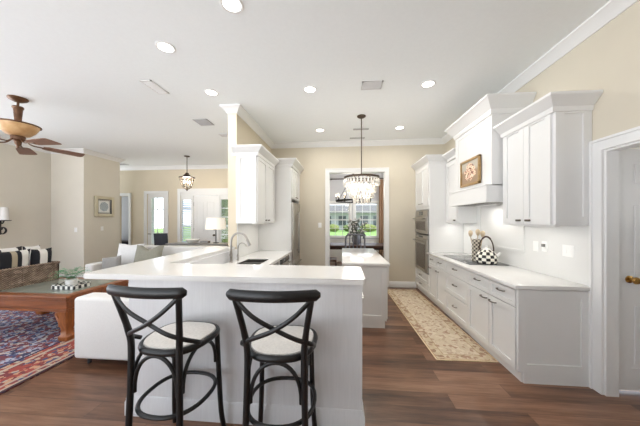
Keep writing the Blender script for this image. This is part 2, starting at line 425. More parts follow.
def dup(root, loc, rz, label):
    r = root.copy(); COL.objects.link(r); r.location = loc; r.rotation_euler = (0, 0, rz); r['label'] = label
    for ch in list(root.children):
        c = ch.copy(); COL.objects.link(c); c.parent = r
        for g in list(ch.children):
            d = g.copy(); COL.objects.link(d); d.parent = c
    return r
def spline(pts, n=8):
    """Catmull-Rom through pts"""
    P = [Vector(p) for p in pts]; P = [P[0] * 2 - P[1]] + P + [P[-1] * 2 - P[-2]]; out = []
    for i in range(1, len(P) - 2):
        for k in range(n):
            t = k / n; a, b, c, d = P[i - 1:i + 3]
            out.append(0.5 * ((2 * b) + (c - a) * t + (2 * a - 5 * b + 4 * c - d) * t * t + (3 * b - a - 3 * c + d) * t ** 3))
    out.append(P[-2]); return out

# ------------------------------------------------------------------ room shell
CZ = 3.31
XR, YB, XK, YE = 2.27, 5.78, -1.66, 7.9     # right wall, kitchen back wall, kitchen left wall, entry wall
struct('floor', MB().box(-9, 4.2, -3, 8.04, -0.1, 0).box(-9, -7.13, 8.04, 8.95, -0.1, 0).box(-1.8, 2.37, 8.04, 9.34, -0.1, 0), M['floor'], 'dark brown wood plank floor running through all rooms', 'floor')
struct('ceiling', MB().box(-9.1, 4.2, -3, 8.04, CZ, CZ + 0.12).box(-9.1, -7.13, 8.04, 8.95, CZ, CZ + 0.12).box(-1.8, 2.37, 8.04, 9.34, CZ, CZ + 0.12), M['ceil'], 'white ceiling over kitchen and living room', 'ceiling')
DY0, DY1, DZ = 1.25, 2.38, 2.13            # opening in the right wall
struct('wall_right', MB().box(XR, XR + 0.1, DY1, 6.45, 0, CZ).box(XR, XR + 0.1, 8.75, 9.2, 0, CZ).box(XR, XR + 0.1, 6.45, 8.75, 0, 0.75).box(XR, XR + 0.1, 6.45, 8.75, 2.65, CZ).box(XR, XR + 0.1, DY0, DY1, DZ, CZ).box(XR, XR + 0.1, -3, DY0, 0, CZ), M['wall'], 'beige wall on the cooktop side above the white cabinets', 'wall')  # dining side gap is added, out of view, to brighten that room
BX0, BX1, BZ = -0.30, 0.975, 2.62
struct('wall_back', MB().box(XK, BX0, YB, YB + 0.14, 0, CZ).box(BX1, XR, YB, YB + 0.14, 0, CZ).box(BX0, BX1, YB, YB + 0.14, BZ, CZ), M['wall'], 'beige wall around the cased dining room opening', 'wall')
struct('wall_kitchen', MB().box(-1.80, XK, 3.82, 9.2, 0, CZ), M['wall_warm'], 'narrow beige wall end beside the left upper cabinets', 'wall')
# entry wall with hall opening, glass door and front door
HX0, HX1, HZ = -7.62, -7.22, 2.34
GX0, GX1, GZ = -6.56, -5.88, 2.40
FX0, FX1, FZ = -5.36, -3.70, 2.44
mb = MB().box(-9, HX0, YE, YE + 0.14, 0, CZ).box(HX1, GX0, YE, YE + 0.14, 0, CZ).box(GX1, FX0, YE, YE + 0.14, 0, CZ).box(FX1, -1.8, YE, YE + 0.14, 0, CZ)
for a, b, z in ((HX0, HX1, HZ), (GX0, GX1, GZ), (FX0, FX1, FZ)): mb.box(a, b, YE, YE + 0.14, z, CZ)
struct('wall_entry', mb, M['wall_warm'], 'warm beige entry wall around the front door', 'wall')
struct('wall_closet', MB().box(-7.42, -6.5, 5.77, 6.8, 0, CZ), M['wall_living'], 'beige wall corner block carrying the small framed medallion', 'wall')
struct('wall_left', MB().box(-7.56, -7.42, 4.0, 6.8, 0, CZ).box(-7.56, -7.42, -3, -2, 0, CZ).box(-7.56, -7.42, -2, 4.0, 0, 0.3).box(-7.56, -7.42, -2, 4.0, 2.95, CZ), M['wall_living'], 'beige living room wall behind the wicker basket', 'wall')  # long gap out of view added to bring daylight into the living room
struct('wall_front', MB().box(-1.2, 4.2, -3.1, -3, 0, CZ).box(-7.56, -1.2, -3.1, -3, 3.05, CZ), M['wall'], 'unseen beige wall added behind the camera to block light', 'wall')  # added out of view so less light comes from straight behind
struct('wall_hall', MB().box(-9, -7.2, 8.85, 8.95, 0, CZ).box(-9.1, -9, 7.9, 8.2, 0, CZ).box(-9.1, -9, 8.2, 8.7, 0, 0.4).box(-9.1, -9, 8.2, 8.7, 2.7, CZ).box(-9.1, -9, 8.7, 8.95, 0, CZ).box(-9.1, -9, 6.8, 7.9, 0, 0.3).box(-9.1, -9, 6.8, 7.9, 2.9, CZ).box(-7.2, -7.13, YE + 0.14, 8.95, 0, CZ).box(-9, -7.56, 6.7, 6.8, 0, CZ), M['wall_grey'], 'pale grey hall walls seen through the far left opening', 'wall')  # gaps in the outer side added to light hall and entry
WX0, WXa, WXb, WX1, WZ0, WZ1 = -0.52, 0.29, 0.47, 1.30, 0.90, 2.15
struct('wall_dining', MB().box(-1.8, WX0, 9.2, 9.34, 0, CZ).box(WX1, XR + 0.1, 9.2, 9.34, 0, CZ).box(WX0, WX1, 9.2, 9.34, WZ1, CZ).box(WX0, WX1, 9.2, 9.34, 0, WZ0).box(WXa, WXb, 9.2, 9.34, WZ0, WZ1), M['wall_grey'], 'pale grey dining room wall around the two windows', 'wall')
struct('wall_pantry', MB().box(XR + 0.1, 2.40, 2.43, 2.53, 0, CZ).box(3.2, 4.2, 2.43, 2.53, 0, CZ).box(2.40, 3.2, 2.43, 2.53, 2.16, CZ).box(4.1, 4.2, 0.8, 2.43, 0, 1.3).box(4.1, 4.2, 0.8, 2.43, 1.75, CZ).box(XR + 0.1, 4.1, 0.8, 0.9, 0, CZ), M['wall_hall'], 'pale wall holding the white panelled door at far right', 'wall')  # unseen rear wall added to dim the door, side gap to relight it

# crown mouldings (profile: out from wall, height)
def crown(z, h=0.105, p=0.095): return [(0, z), (p, z), (p, z - 0.018), (p * 0.82, z - 0.03), (p * 0.62, z - h * 0.45), (p * 0.32, z - h * 0.72), (p * 0.24, z - h * 0.86), (0.012, z - h), (0, z - h)]
def base(h=0.135): return [(0, 0), (0.016, 0), (0.016, h * 0.78), (0.011, h * 0.84), (0.011, h * 0.92), (0.004, h), (0, h)]
struct('trim_1', MB().sweep(crown(CZ), [(XR, -3), (XR, YB), (XK, YB), (XK, 3.82), (-1.80, 3.82), (-1.80, YE), (-8.9, YE)]), M['trim'], 'white crown moulding along kitchen and entry ceiling', 'crown moulding')
struct('trim_2', MB().sweep(crown(CZ), [(-8.4, 6.8), (-6.5, 6.8), (-6.5, 5.77), (-7.42, 5.77), (-7.42, -3)][0:5]), M['trim'], 'white crown moulding around the living room ceiling', 'crown moulding')
struct('trim_3', MB().sweep(crown(CZ), [(XR, 5.92), (XR, 9.2), (-1.66, 9.2), (-1.66, 5.92)]), M['trim'], 'white crown moulding in the dining room', 'crown moulding')
struct('baseboard_back', MB().sweep(base(), [(1.66, YB), (BX1 + 0.085, YB)]), M['trim'], 'white baseboard on the back wall beside the ovens', 'baseboard')
struct('baseboard_right', MB().sweep(base(), [(XR, DY1 + 0.1), (XR, 2.5)]), M['trim'], 'short white baseboard between counter end and door casing', 'baseboard')
struct('baseboard_left', MB().sweep(base(), [(-6.5, 6.8), (-6.5, 5.77), (-7.42, 5.77), (-7.42, -3)]), M['trim'], 'white baseboard around the living room', 'baseboard')
struct('baseboard_entry', MB().sweep(base(), [(FX0 - 0.1, YE), (GX1 + 0.1, YE)]), M['trim'], 'white baseboard on the entry wall', 'baseboard')

def casing(axis, a0, a1, z1, face, out, w=0.085, t=0.022):
    """flat stepped casing around an opening on a wall face; axis 'x' or 'y' is the wall direction, out the sign of the facing"""
    m = MB()
    def bx(p, q, z0, zt, t0, t1):
        lo, hi = sorted((face + out * t0, face + out * t1))
        if axis == 'x': m.box(p, q, lo, hi, z0, zt)
        else: m.box(lo, hi, p, q, z0, zt)
    bx(a0 - w, a0, 0, z1 + w, 0, t); bx(a1, a1 + w, 0, z1 + w, 0, t); bx(a0, a1, z1, z1 + w, 0, t)
    e = 0.022
    bx(a0 - w, a0 - w + e, 0, z1 + w, t, t + 0.012); bx(a1 + w - e, a1 + w, 0, z1 + w, t, t + 0.012); bx(a0 - w + e, a1 + w - e, z1 + w - e, z1 + w, t, t + 0.012)
    return m
m = casing('x', BX0, BX1, BZ, YB, -1); m.box(BX0 - 0.001, BX0 + 0.012, YB, YB + 0.14, 0, BZ).box(BX1 - 0.012, BX1 + 0.001, YB, YB + 0.14, 0, BZ).box(BX0 + 0.012, BX1 - 0.012, YB + 0.001, YB + 0.14, BZ - 0.012, BZ + 0.001)
struct('trim_4', m, M['trim'], 'white casing around the dining room opening', 'door casing')
m = casing('y', DY0, DY1, DZ, XR, -1, 0.1); m.box(XR, XR + 0.1, DY1 - 0.018, DY1 + 0.001, 0, DZ).box(XR, XR + 0.1, DY0 - 0.001, DY0 + 0.018, 0, DZ).box(XR + 0.001, XR + 0.1, DY0 + 0.018, DY1 - 0.018, DZ - 0.018, DZ + 0.001)
struct('trim_5', m, M['trim'], 'white casing around the doorway at far right', 'door casing')
m = casing('x', HX0, HX1, HZ, YE, -1, 0.09); struct('trim_6', m, M['trim'], 'white casing around the narrow far left hall opening', 'door casing')

# doors ------------------------------------------------------------
def six_panel(m, x0, x1, y0, y1, z0, z1, rows=((0.09, 0.36), (0.42, 0.78), (0.84, 0.95))):
    """panelled slab facing -y"""
    w = x1 - x0; h = z1 - z0; m.box(x0, x1, y0 + 0.01, y1, z0, z1)
    st = 0.11; mid = 0.1; xs = [(x0 + st, x0 + w / 2 - mid / 2), (x0 + w / 2 + mid / 2, x1 - st)]
    zs = [(z0 + a * h, z0 + b * h) for a, b in rows]
    m.box(x0, x0 + st, y0, y0 + 0.01, z0, z1).box(x1 - st, x1, y0, y0 + 0.01, z0, z1).box(xs[0][1], xs[1][0], y0, y0 + 0.01, z0, z1)
    zz = [z0] + [q for p in zs for q in p] + [z1]
    for a, b in zip(zz[0::2], zz[1::2]):
        for xa, xb in xs: m.box(xa, xb, y0, y0 + 0.01, a, b)
    for xa, xb in xs:
        for a, b in zs: m.box(xa + 0.03, xb - 0.03, y0 + 0.002, y0 + 0.012, a + 0.03, b - 0.03, 0.004, 1)
    return m
d = struct('door_1', six_panel(MB(), 2.415, 3.18, 2.42, 2.46, 0.03, 2.145), M['trim'], 'white six panel door with brass knob at far right', 'door')
obj('door_frame', MB().box(2.375, 2.412, 2.405, 2.43, 0, 2.2).box(3.185, 3.25, 2.405, 2.43, 0, 2.2).box(2.375, 3.25, 2.405, 2.43, 2.15, 2.23), M['trim'], d)
k = obj('door_knob', MB().lathe([(0, 0), (0.032, 0), (0.032, 0.008), (0.012, 0.014), (0.011, 0.035), (0.026, 0.042), (0.031, 0.055), (0.026, 0.068), (0, 0.073)], (2.506, 2.42, 1.0), 20, axis=(0, -1, 0)), M['brass'], d); k['label'] = 'brass door knob'

m = MB(); dx0, dx1 = -4.92, -4.08
six_panel(m, dx0, dx1, YE + 0.03, YE + 0.08, 0.02, 2.32, rows=((0.1, 0.40), (0.46, 0.92)))
d = struct('door_2', m, M['trim'], 'white panelled front door between two sidelights', 'door')
m = MB().box(FX0 - 0.1, FX0, YE - 0.025, YE, 0, FZ).box(FX1, FX1 + 0.1, YE - 0.025, YE, 0, FZ).box(FX0 - 0.1, FX1 + 0.1, YE - 0.03, YE, FZ, FZ + 0.12)
m.box(dx0 - 0.07, dx0, YE, YE + 0.1, 0, 2.33).box(dx1, dx1 + 0.07, YE, YE + 0.1, 0, 2.33).box(FX0, FX1, YE, YE + 0.1, 2.33, FZ)
for a, b in ((FX0, dx0 - 0.07), (dx1 + 0.07, FX1)):
    m.box(a, a + 0.03, YE + 0.02, YE + 0.08, 0, 2.33).box(b - 0.03, b, YE + 0.02, YE + 0.08, 0, 2.33).box(a + 0.03, b - 0.03, YE + 0.02, YE + 0.08, 0, 0.75).box(a + 0.03, b - 0.03, YE + 0.02, YE + 0.08, 2.2, 2.33)
    for i in range(1, 5): z = 0.75 + 1.45 * i / 5; m.box(a + 0.03, b - 0.03, YE + 0.055, YE + 0.075, z - 0.012, z + 0.012)
obj('door_frame', m, M['trim'], d)
obj('sidelight_pane', MB().box(FX0 + 0.03, dx0 - 0.10, YE + 0.03, YE + 0.05, 0.75, 2.2), M['glass'], d)
obj('sidelight_pane', MB().box(dx1 + 0.10, FX1 - 0.03, YE + 0.03, YE + 0.05, 0.75, 2.2), M['glass'], d)
m = MB()
for i in range(22): z = 0.8 + i * 0.063; m.bb((0, YE + 0.02, z), (1, 0, 0), (0, 0.5, 0.86), (0, -0.86, 0.5), FX0 + 0.035, dx0 - 0.105, -0.022, 0.022, -0.001, 0.001)
obj('blind', m, plain('pale_blue_slat', (196, 208, 224), 0.6), d)
obj('deadbolt', MB().lathe([(0, 0), (0.04, 0), (0.036, 0.02), (0, 0.025)], (-4.2, YE + 0.03, 1.22), 16, axis=(0, -1, 0)), M['bronze'], d)
obj('door_knob', MB().lathe([(0, 0), (0.03, 0), (0.012, 0.02), (0.035, 0.045), (0.03, 0.07), (0, 0.075)], (-4.2, YE + 0.03, 1.02), 16, axis=(0, -1, 0)), M['bronze'], d)
for z in (0.4, 1.2, 2.05): obj('hinge', MB().cyl((dx0 - 0.008, YE + 0.028, z - 0.06), (dx0 - 0.008, YE + 0.028, z + 0.06), 0.012, n=10), M['bronze'], d)

gx0, gx1 = GX0 + 0.12, GX1 - 0.12
m = MB().box(GX0, gx0, YE + 0.03, YE + 0.08, 0.02, GZ).box(gx1, GX1, YE + 0.03, YE + 0.08, 0.02, GZ).box(gx0, gx1, YE + 0.03, YE + 0.08, 0.02, 0.3).box(gx0, gx1, YE + 0.03, YE + 0.08, GZ - 0.13, GZ)
m.box((gx0 + gx1) / 2 - 0.011, (gx0 + gx1) / 2 + 0.011, YE + 0.04, YE + 0.051, 0.3, GZ - 0.13)
for i in range(1, 5): z = 0.3 + (GZ - 0.43) * i / 5; m.box(gx0, gx1, YE + 0.038, YE + 0.051, z - 0.011, z + 0.011)
d = struct('door_3', m, M['trim'], 'white glazed door with small panes left of front door', 'door')
obj('door_frame', casing('x', GX0, GX1, GZ, YE, -1, 0.09), M['trim'], d)
obj('pane', MB().box(gx0, gx1, YE + 0.052, YE + 0.057, 0.3, GZ - 0.13), M['glass'], d)
obj('door_handle', MB().cyl((GX0 + 0.06, YE + 0.03, 1.05), (GX0 + 0.06, YE - 0.03, 1.05), 0.012, n=10).cyl((GX0 + 0.06, YE - 0.03, 1.05), (GX0 + 0.16, YE - 0.03, 1.05), 0.01, n=10), M['bronze'], d)

# dining windows
def window(n, x0, x1, label):
    y0, y1 = 9.22, 9.30; f = 0.045
    m = MB().box(x0, x0 + f, y0, y1, WZ0, WZ1).box(x1 - f, x1, y0, y1, WZ0, WZ1).box(x0 + f, x1 - f, y0, y1, WZ0, WZ0 + f).box(x0 + f, x1 - f, y0, y1, WZ1 - f, WZ1)
    m.box(x0 + f, x1 - f, y0 + 0.004, y1, (WZ0 + WZ1) / 2 - 0.02, (WZ0 + WZ1) / 2 + 0.02)
    for i in (1, 2): x = x0 + (x1 - x0) * i / 3; m.box(x - 0.01, x + 0.01, y0 + 0.016, y0 + 0.034, WZ0 + f, WZ1 - f)
    for z in (0.25, 0.75): zz = WZ0 + (WZ1 - WZ0) * z; m.box(x0 + f, x1 - f, y0 + 0.018, y0 + 0.034, zz - 0.01, zz + 0.01)
    m.box(x0 - 0.05, x1 + 0.05, 9.15, 9.2, WZ0 - 0.03, WZ0).box(x0 - 0.07, x0, 9.18, 9.2, WZ0, WZ1 + 0.07).box(x1, x1 + 0.07, 9.18, 9.2, WZ0, WZ1 + 0.07).box(x0, x1, 9.18, 9.2, WZ1, WZ1 + 0.07)
    w = struct('window_%d' % n, m, M['trim'], label, 'window')
    obj('pane', MB().box(x0 + f, x1 - f, 9.256, 9.262, WZ0 + f, WZ1 - f), M['glass'], w)
window(1, WX0, WXa, 'white gridded dining window left of the middle post'); window(2, WXb, WX1, 'white gridded dining window beside the tan curtain')
struct('trim_7', MB().box(-1.64, XR, 9.17, 9.2, 0, 0.78).box(-1.64, XR, 9.155, 9.2, 0.78, 0.82), M['trim'], 'white wainscot below the dining windows', 'wainscot')

# ------------------------------------------------------------------ outside
struct('ground_outside', MB().box(-40, 40, 8.06, 90, -0.3, -0.25), M['lawn'], 'sunlit green lawn outside the dining windows', 'lawn')
struct('path_outside', MB().box(-6.6, -3.0, 8.05, 15, -0.25, -0.02), M['trim'], 'pale concrete walk outside the front door', 'path')
r = thing('porch_lantern', 'dark porch lantern hanging outside the glazed door', 'lantern', (-6.75, 9.2, 2.05))
obj('cage', MB().lathe([(0, 0), (0.09, 0), (0.11, 0.02), (0.09, 0.03), (0, 0.03)], (0, 0, 0), 8).lathe([(0, 0.25), (0.14, 0.25), (0.05, 0.34), (0, 0.36)], (0, 0, 0), 8).cyl((0.09, 0, 0.02), (0.11, 0, 0.25), 0.012, n=6).cyl((-0.09, 0, 0.02), (-0.11, 0, 0.25), 0.012, n=6).cyl((0, 0.09, 0.02), (0, 0.11, 0.25), 0.012, n=6).cyl((0, -0.09, 0.02), (0, -0.11, 0.25), 0.012, n=6), M['rubber'], r, local=True)
obj('hook', MB().cyl((0, 0, 0.35), (0, 0, 0.9), 0.012, n=6), M['rubber'], r, local=True)
struct('ceiling_porch', MB().box(-6.9, -2.5, 8.06, 10.0, 2.95, 3.05), M['trim'], 'white porch ceiling outside the entry doors', 'porch ceiling')
h = thing('house', 'grey house with pale roof across the lawn', 'house', (2, 44, -0.25))
obj('wall', MB().box(-16, 20, 44, 52, -0.25, 2.7), M['stucco'], h)
obj('roof', MB().prism([(-17, 43), (21, 43), (21, 53), (-17, 53)], 2.7, 2.95).box(-15, 19, 45, 51, 2.95, 4.2), M['roof'], h)
for x in (-3.2, -0.6, 3.2, 5.4): obj('window', MB().box(x, x + 1.3, 43.94, 44, 0.6, 2.2), M['darkwin'], h)
obj('porch_post', MB().box(1.4, 1.8, 43.6, 43.98, -0.25, 2.7), M['trim'], h)
def blob(name, c, r, sc, mat, label, group):
    v = MB(); v.ball((0, 0, 0), r, (1, 1, 1), 3)
    rnd = random.Random(int(c[0] * 100))
    for q in v.b.verts: q.co *= 1 + rnd.uniform(-0.12, 0.12); q.co.x *= sc[0]; q.co.y *= sc[1]; q.co.z *= sc[2]
    zmin = min(q.co.z for q in v.b.verts)
    o = obj(name, v, mat, local=True); o.location = (c[0], c[1], c[2] - zmin); return tag(o, label, 'bush', group)
for i, (x, w) in enumerate(((-6.8, 1.4), (-3.8, 1.2), (-1.3, 0.9), (1.2, 1.1), (4.0, 1.2), (7.2, 1.4))):
    blob('bush', (x, 38 + (i % 2), -0.25), 1.0, (w, 1, 0.55), M['hedge'] if i % 2 else M['hedge_light'], 'rounded green garden bush across the lawn', 'bushes across the lawn')
blob('tree', (-5.0, 11.0, -0.25), 1.0, (0.8, 0.8, 1.7), M['hedge'], 'tall green shrub outside the front door sidelight', None)

# ------------------------------------------------------------------ cabinet helpers
def pull(m, c, U, N, L=0.11):
    """arched bar pull"""
    c, U, N = Vector(c), Vector(U), Vector(N)
    pts = [c - U * L / 2, c - U * L / 2 + N * 0.02, c - U * L * 0.25 + N * 0.031, c + N * 0.034, c + U * L * 0.25 + N * 0.031, c + U * L / 2 + N * 0.02, c + U * L / 2]
    return m.tube(pts, 0.0058, 8, up=(0, 0, 1) if abs(U.z) < 0.5 else (1, 0, 0))
def cab_crown(m, path, z, h=0.15, p=0.10):
    return m.sweep([(-0.01, z), (p, z), (p, z - 0.022), (p * 0.86, z - 0.035), (p * 0.35, z - h * 0.62), (p * 0.2, z - h * 0.7), (p * 0.2, z - h * 0.8), (0.012, z - h), (-0.01, z - h)], path)
FR = 1.65      # face of right carcasses; doors add 2 cm -> 1.63
UF = 1.96      # face of right wall cabinets
NX = (-1, 0, 0); UY = (0, 1, 0)
CT = 0.914
def base_unit(name, label, y0, y1, fronts, group, near_end=False):
    r = thing(name, label, 'cabinet', ((FR + XR) / 2, (y0 + y1) / 2, 0), 0, group)
    b = MB().box(FR, XR - 0.006, y0 + 0.001, y1 - 0.001, 0.1, 0.874)
    b.box(FR + 0.025 if near_end else FR + 0.03, XR - 0.006, y0 + 0.001, y1 - 0.001, 0.0, 0.1)
    obj('body', b, M['cab'], r)
    for kind, a, bb_, z0, z1, hz in fronts:
        g = 0.003
        dm = MB().shaker((FR, a + g, z0), UY, NX, bb_ - a - 2 * g, z1 - z0, rail=0.055 if z1 - z0 > 0.2 else 0.038)
        p = obj('drawer' if kind == 'drawer' else 'door', dm, M['cab'], r)
        hc = ((a + bb_) / 2 if kind == 'drawer' else (bb_ - 0.085 if kind == 'doorR' else a + 0.085))
        h_ = obj('handle', pull(MB(), (FR - 0.02, hc, hz), UY, NX), M['pewter'], p)
    return r
r = base_unit('base_cabinet', 'white base cabinet with paired doors at the counter\'s near end', 2.50, 3.41,
    [('drawer', 2.515, 2.925, 0.70, 0.86, 0.805), ('drawer', 2.925, 3.41, 0.70, 0.86, 0.805), ('doorR', 2.515, 2.945, 0.105, 0.69, 0.64), ('doorL', 2.945, 3.41, 0.105, 0.69, 0.64)], 'base cabinets under the cooktop counter', True)
ep = MB().shaker((FR - 0.015, 2.50, 0.105), (1, 0, 0), (0, -1, 0), XR - FR - 0.0, 0.765, rail=0.075)
obj('end_panel', ep, M['cab'], r)
obj('kick_board', MB().box(FR + 0.035, XR - 0.006, 2.482, 2.50, 0, 0.105), M['cab'], r)
base_unit('base_cabinet', 'white base cabinet of three wide drawers below the cooktop', 3.41, 4.13,
    [('drawer', 3.41, 4.13, 0.70, 0.86, 0.805), ('drawer', 3.41, 4.13, 0.41, 0.69, 0.575), ('drawer', 3.41, 4.13, 0.105, 0.40, 0.27)], 'base cabinets under the cooktop counter')
base_unit('base_cabinet', 'narrow white base cabinet with one drawer and one door left of the wide drawers', 4.13, 4.52,
    [('drawer', 4.13, 4.52, 0.70, 0.86, 0.805), ('doorR', 4.13, 4.52, 0.105, 0.69, 0.64)], 'base cabinets under the cooktop counter')
base_unit('base_cabinet', 'narrow white base cabinet right next to the oven tower', 4.52, 4.885,
    [('drawer', 4.52, 4.885, 0.70, 0.86, 0.805), ('doorR', 4.52, 4.885, 0.105, 0.69, 0.64)], 'base cabinets under the cooktop counter')
tag(obj('countertop', MB().box(1.60, XR - 0.006, 2.465, 4.888, 0.876, CT, 0.005), M['quartz']), 'long white quartz countertop along the cooktop wall', 'countertop')
tag(obj('backsplash', MB().box(XR - 0.0125, XR - 0.001, 2.50, 4.888, CT + 0.0005, 1.74), M['splash']), 'white stone backsplash slab behind the cooktop', 'backsplash')
m = MB().box(XR - 0.02, XR - 0.0128, 3.345, 4.29, 1.145, 1.73)
m.box(XR - 0.027, XR - 0.0128, 3.31, 3.345, 1.11, 1.73).box(XR - 0.027, XR - 0.0128, 4.29, 4.325, 1.11, 1.73).box(XR - 0.027, XR - 0.0128, 3.345, 4.29, 1.11, 1.145)
tag(obj('framed_tile_panel', m, M['splash']), 'white framed stone panel raised from the backsplash above the cooktop', 'wall panel')

# oven tower
TY0, TY1 = 4.89, 5.77
r = thing('oven_tower', 'tall white cabinet tower that holds the double ovens', 'cabinet', ((FR + XR) / 2, (TY0 + TY1) / 2, 0))
m = MB().box(FR, XR - 0.006, TY0, TY0 + 0.045, 0.1, 2.60).box(FR, XR - 0.006, TY1 - 0.06, TY1, 0.1, 2.60).box(FR + 0.03, XR - 0.006, TY0 + 0.0, TY1, 0, 0.1)
m.box(FR, XR - 0.006, TY0 + 0.045, TY1 - 0.06, 1.73, 2.60).box(FR, XR - 0.006, TY0 + 0.045, TY1 - 0.06, 0.1, 0.47)
obj('body', m, M['cab'], r)
obj('crown', cab_crown(MB(), [(XR - 0.005, TY0), (FR, TY0), (FR, TY1)], 2.735), M['cab'], r)
for a, b, s_ in ((TY0 + 0.03, 5.33, 1), (5.33, TY1 - 0.03, -1)):
    p = obj('door', MB().shaker((FR, a + 0.002, 1.80), UY, NX, b - a - 0.004, 0.78), M['cab'], r)
    obj('handle', pull(MB(), (FR - 0.02, b - 0.08 if s_ > 0 else a + 0.08, 1.845), UY, NX, 0.09), M['pewter'], p)
for z0, z1 in ((0.11, 0.28), (0.29, 0.46)):
    p = obj('drawer', MB().shaker((FR, TY0 + 0.03, z0), UY, NX, TY1 - TY0 - 0.06, z1 - z0, rail=0.04), M['cab'], r)
    obj('handle', pull(MB(), (FR - 0.02, (TY0 + TY1) / 2, (z0 + z1) / 2 + 0.02), UY, NX), M['pewter'], p)
def oven(label, z0, z1, panel):
    y0, y1 = TY0 + 0.05, TY1 - 0.065
    r = thing('oven', label, 'oven', ((FR + XR) / 2, (y0 + y1) / 2, z0), 0, 'ovens in the tower')
    obj('housing', MB().box(FR - 0.005, XR - 0.05, y0, y1, z0, z1), M['steel_dark'], r)
    zt = z1 - panel
    obj('control_panel', MB().box(FR - 0.03, FR - 0.005, y0, y1, zt + 0.004, z1 - 0.002, 0.003), M['steel'], r)
    obj('display', MB().box(FR - 0.033, FR - 0.03, y0 + 0.25, y1 - 0.25, zt + 0.025, z1 - 0.022), M['blackglass'], r)
    dr = obj('oven_door', MB().box(FR - 0.038, FR - 0.006, y0, y1, z0 + 0.02, zt, 0.004), M['steel'], r)
    obj('oven_window', MB().box(FR - 0.042, FR - 0.037, y0 + 0.09, y1 - 0.09, z0 + 0.08, zt - 0.1), M['ovenglass'], dr)
    zc = zt - 0.045; m = MB().cyl((FR - 0.085, y0 + 0.05, zc), (FR - 0.085, y1 - 0.05, zc), 0.013, n=12)
    for y in (y0 + 0.08, y1 - 0.08): m.cyl((FR - 0.085, y, zc), (FR - 0.037, y, zc), 0.009, n=8)
    obj('handle', m, M['nickel'], dr)
oven('smaller stainless upper oven in the white tower', 1.235, 1.715, 0.12)
oven('larger stainless lower oven in the white tower', 0.475, 1.22, 0.08)

# wall cabinets right
def wall_unit(label, y0, y1, ndoor, z0=1.465, z1=2.585, ztop=2.71, near=True, far=True):
    r = thing('upper_cabinet', label, 'cabinet', ((UF + XR) / 2, (y0 + y1) / 2, z0), 0, 'wall cabinets above the cooktop counter')
    obj('body', MB().box(UF, XR - 0.0135, y0, y1, z0, z1), M['cab'], r)
    w = (y1 - y0 - 0.03) / ndoor
    for i in range(ndoor):
        a = y0 + 0.015 + i * w
        p = obj('door', MB().shaker((UF, a + 0.002, z0 + 0.012), UY, NX, w - 0.004, z1 - z0 - 0.03, rail=0.07), M['cab'], r)
        inner = a + w - 0.07 if (ndoor == 2 and i == 0) else a + 0.07
        obj('handle', MB().box(UF - 0.042, UF - 0.02, inner - 0.032, inner + 0.032, z0 + 0.04, z0 + 0.062, 0.006), M['pewter'], p)
    return r
r = wall_unit('big white wall cabinet with two doors right of the hood', 2.50, 3.225, 2)
obj('end_panel', MB().shaker((UF + 0.0, 2.50, 1.477), (1, 0, 0), (0, -1, 0), XR - UF - 0.004, 1.09, rail=0.07, t=0.018), M['cab'], r)
obj('crown', cab_crown(MB(), [(XR - 0.005, 2.482), (UF - 0.02, 2.482), (UF - 0.02, 3.225)], 2.655, 0.14), M['cab'], r)
r = wall_unit('narrow white wall cabinet with one door between hood and oven tower', 4.42, 4.884, 1)
obj('crown', cab_crown(MB(), [(XR - 0.005, 4.42), (UF - 0.02, 4.42), (UF - 0.02, 4.785)], 2.715, 0.13), M['cab'], r)

# range hood
HY0, HY1, HF, HBF = 3.25, 4.24, 1.85, 1.775
r = thing('range_hood', 'large white panelled range hood rising over the cooktop', 'range hood', (2.05, 3.74, 1.74))
obj('chimney', MB().box(HF, XR - 0.006, HY0, HY1, 1.95, 2.90), M['cab'], r)
fp = MB(); w = (HY1 - HY0) / 3
fp.shaker((HF, HY0, 1.955), UY, NX, HY1 - HY0, 0.90, rail=0.09, t=0.014, rec=0.007)
for i in range(1, 3): fp.box(HF - 0.0085, HF - 0.004, HY0 + i * w - 0.003, HY0 + i * w + 0.003, 2.05, 2.76)
obj('front_panel', fp, M['cab'], r)
m = MB().box(HBF, XR - 0.006, HY0 + 0.0, HY1 + 0.03, 1.76, 1.945).box(HBF - 0.012, XR - 0.006, HY0 - 0.0, HY1 + 0.042, 1.945, 1.965, 0.004).box(HBF - 0.008, XR - 0.006, HY0 - 0.0, HY1 + 0.038, 1.742, 1.76)
obj('mantel', m, M['cab'], r)
obj('crown', cab_crown(MB(), [(XR - 0.005, HY0), (HF - 0.014, HY0), (HF - 0.014, HY1), (XR - 0.005, HY1)], 3.02, 0.2, 0.12), M['cab'], r)
obj('filter', MB().box(1.83, 2.2, 3.35, 4.15, 1.735, 1.742), M['steel_dark'], r)

# painting hung on the hood
r = thing('painting', 'small gold framed still life painting on the hood front', 'painting', (1.80, 3.74, 2.19))
PX = HF - 0.016
p = obj('canvas', MB().box(-0.008, 0.004, -0.24, 0.24, -0.16, 0.16), M['painting'], r, local=True); p.location = (PX - 1.80 - 0.012, 0, 0.01)
m = MB()
for a, b, c, d_ in ((-0.265, -0.23, -0.18, 0.2), (0.23, 0.265, -0.18, 0.2), (-0.265, 0.265, -0.18, -0.147), (-0.265, 0.265, 0.167, 0.2)): m.box(PX - 1.80 - 0.034, PX - 1.80 - 0.001, a, b, c, d_, 0.006)
obj('picture_frame', m, M['goldframe'], r, local=True)

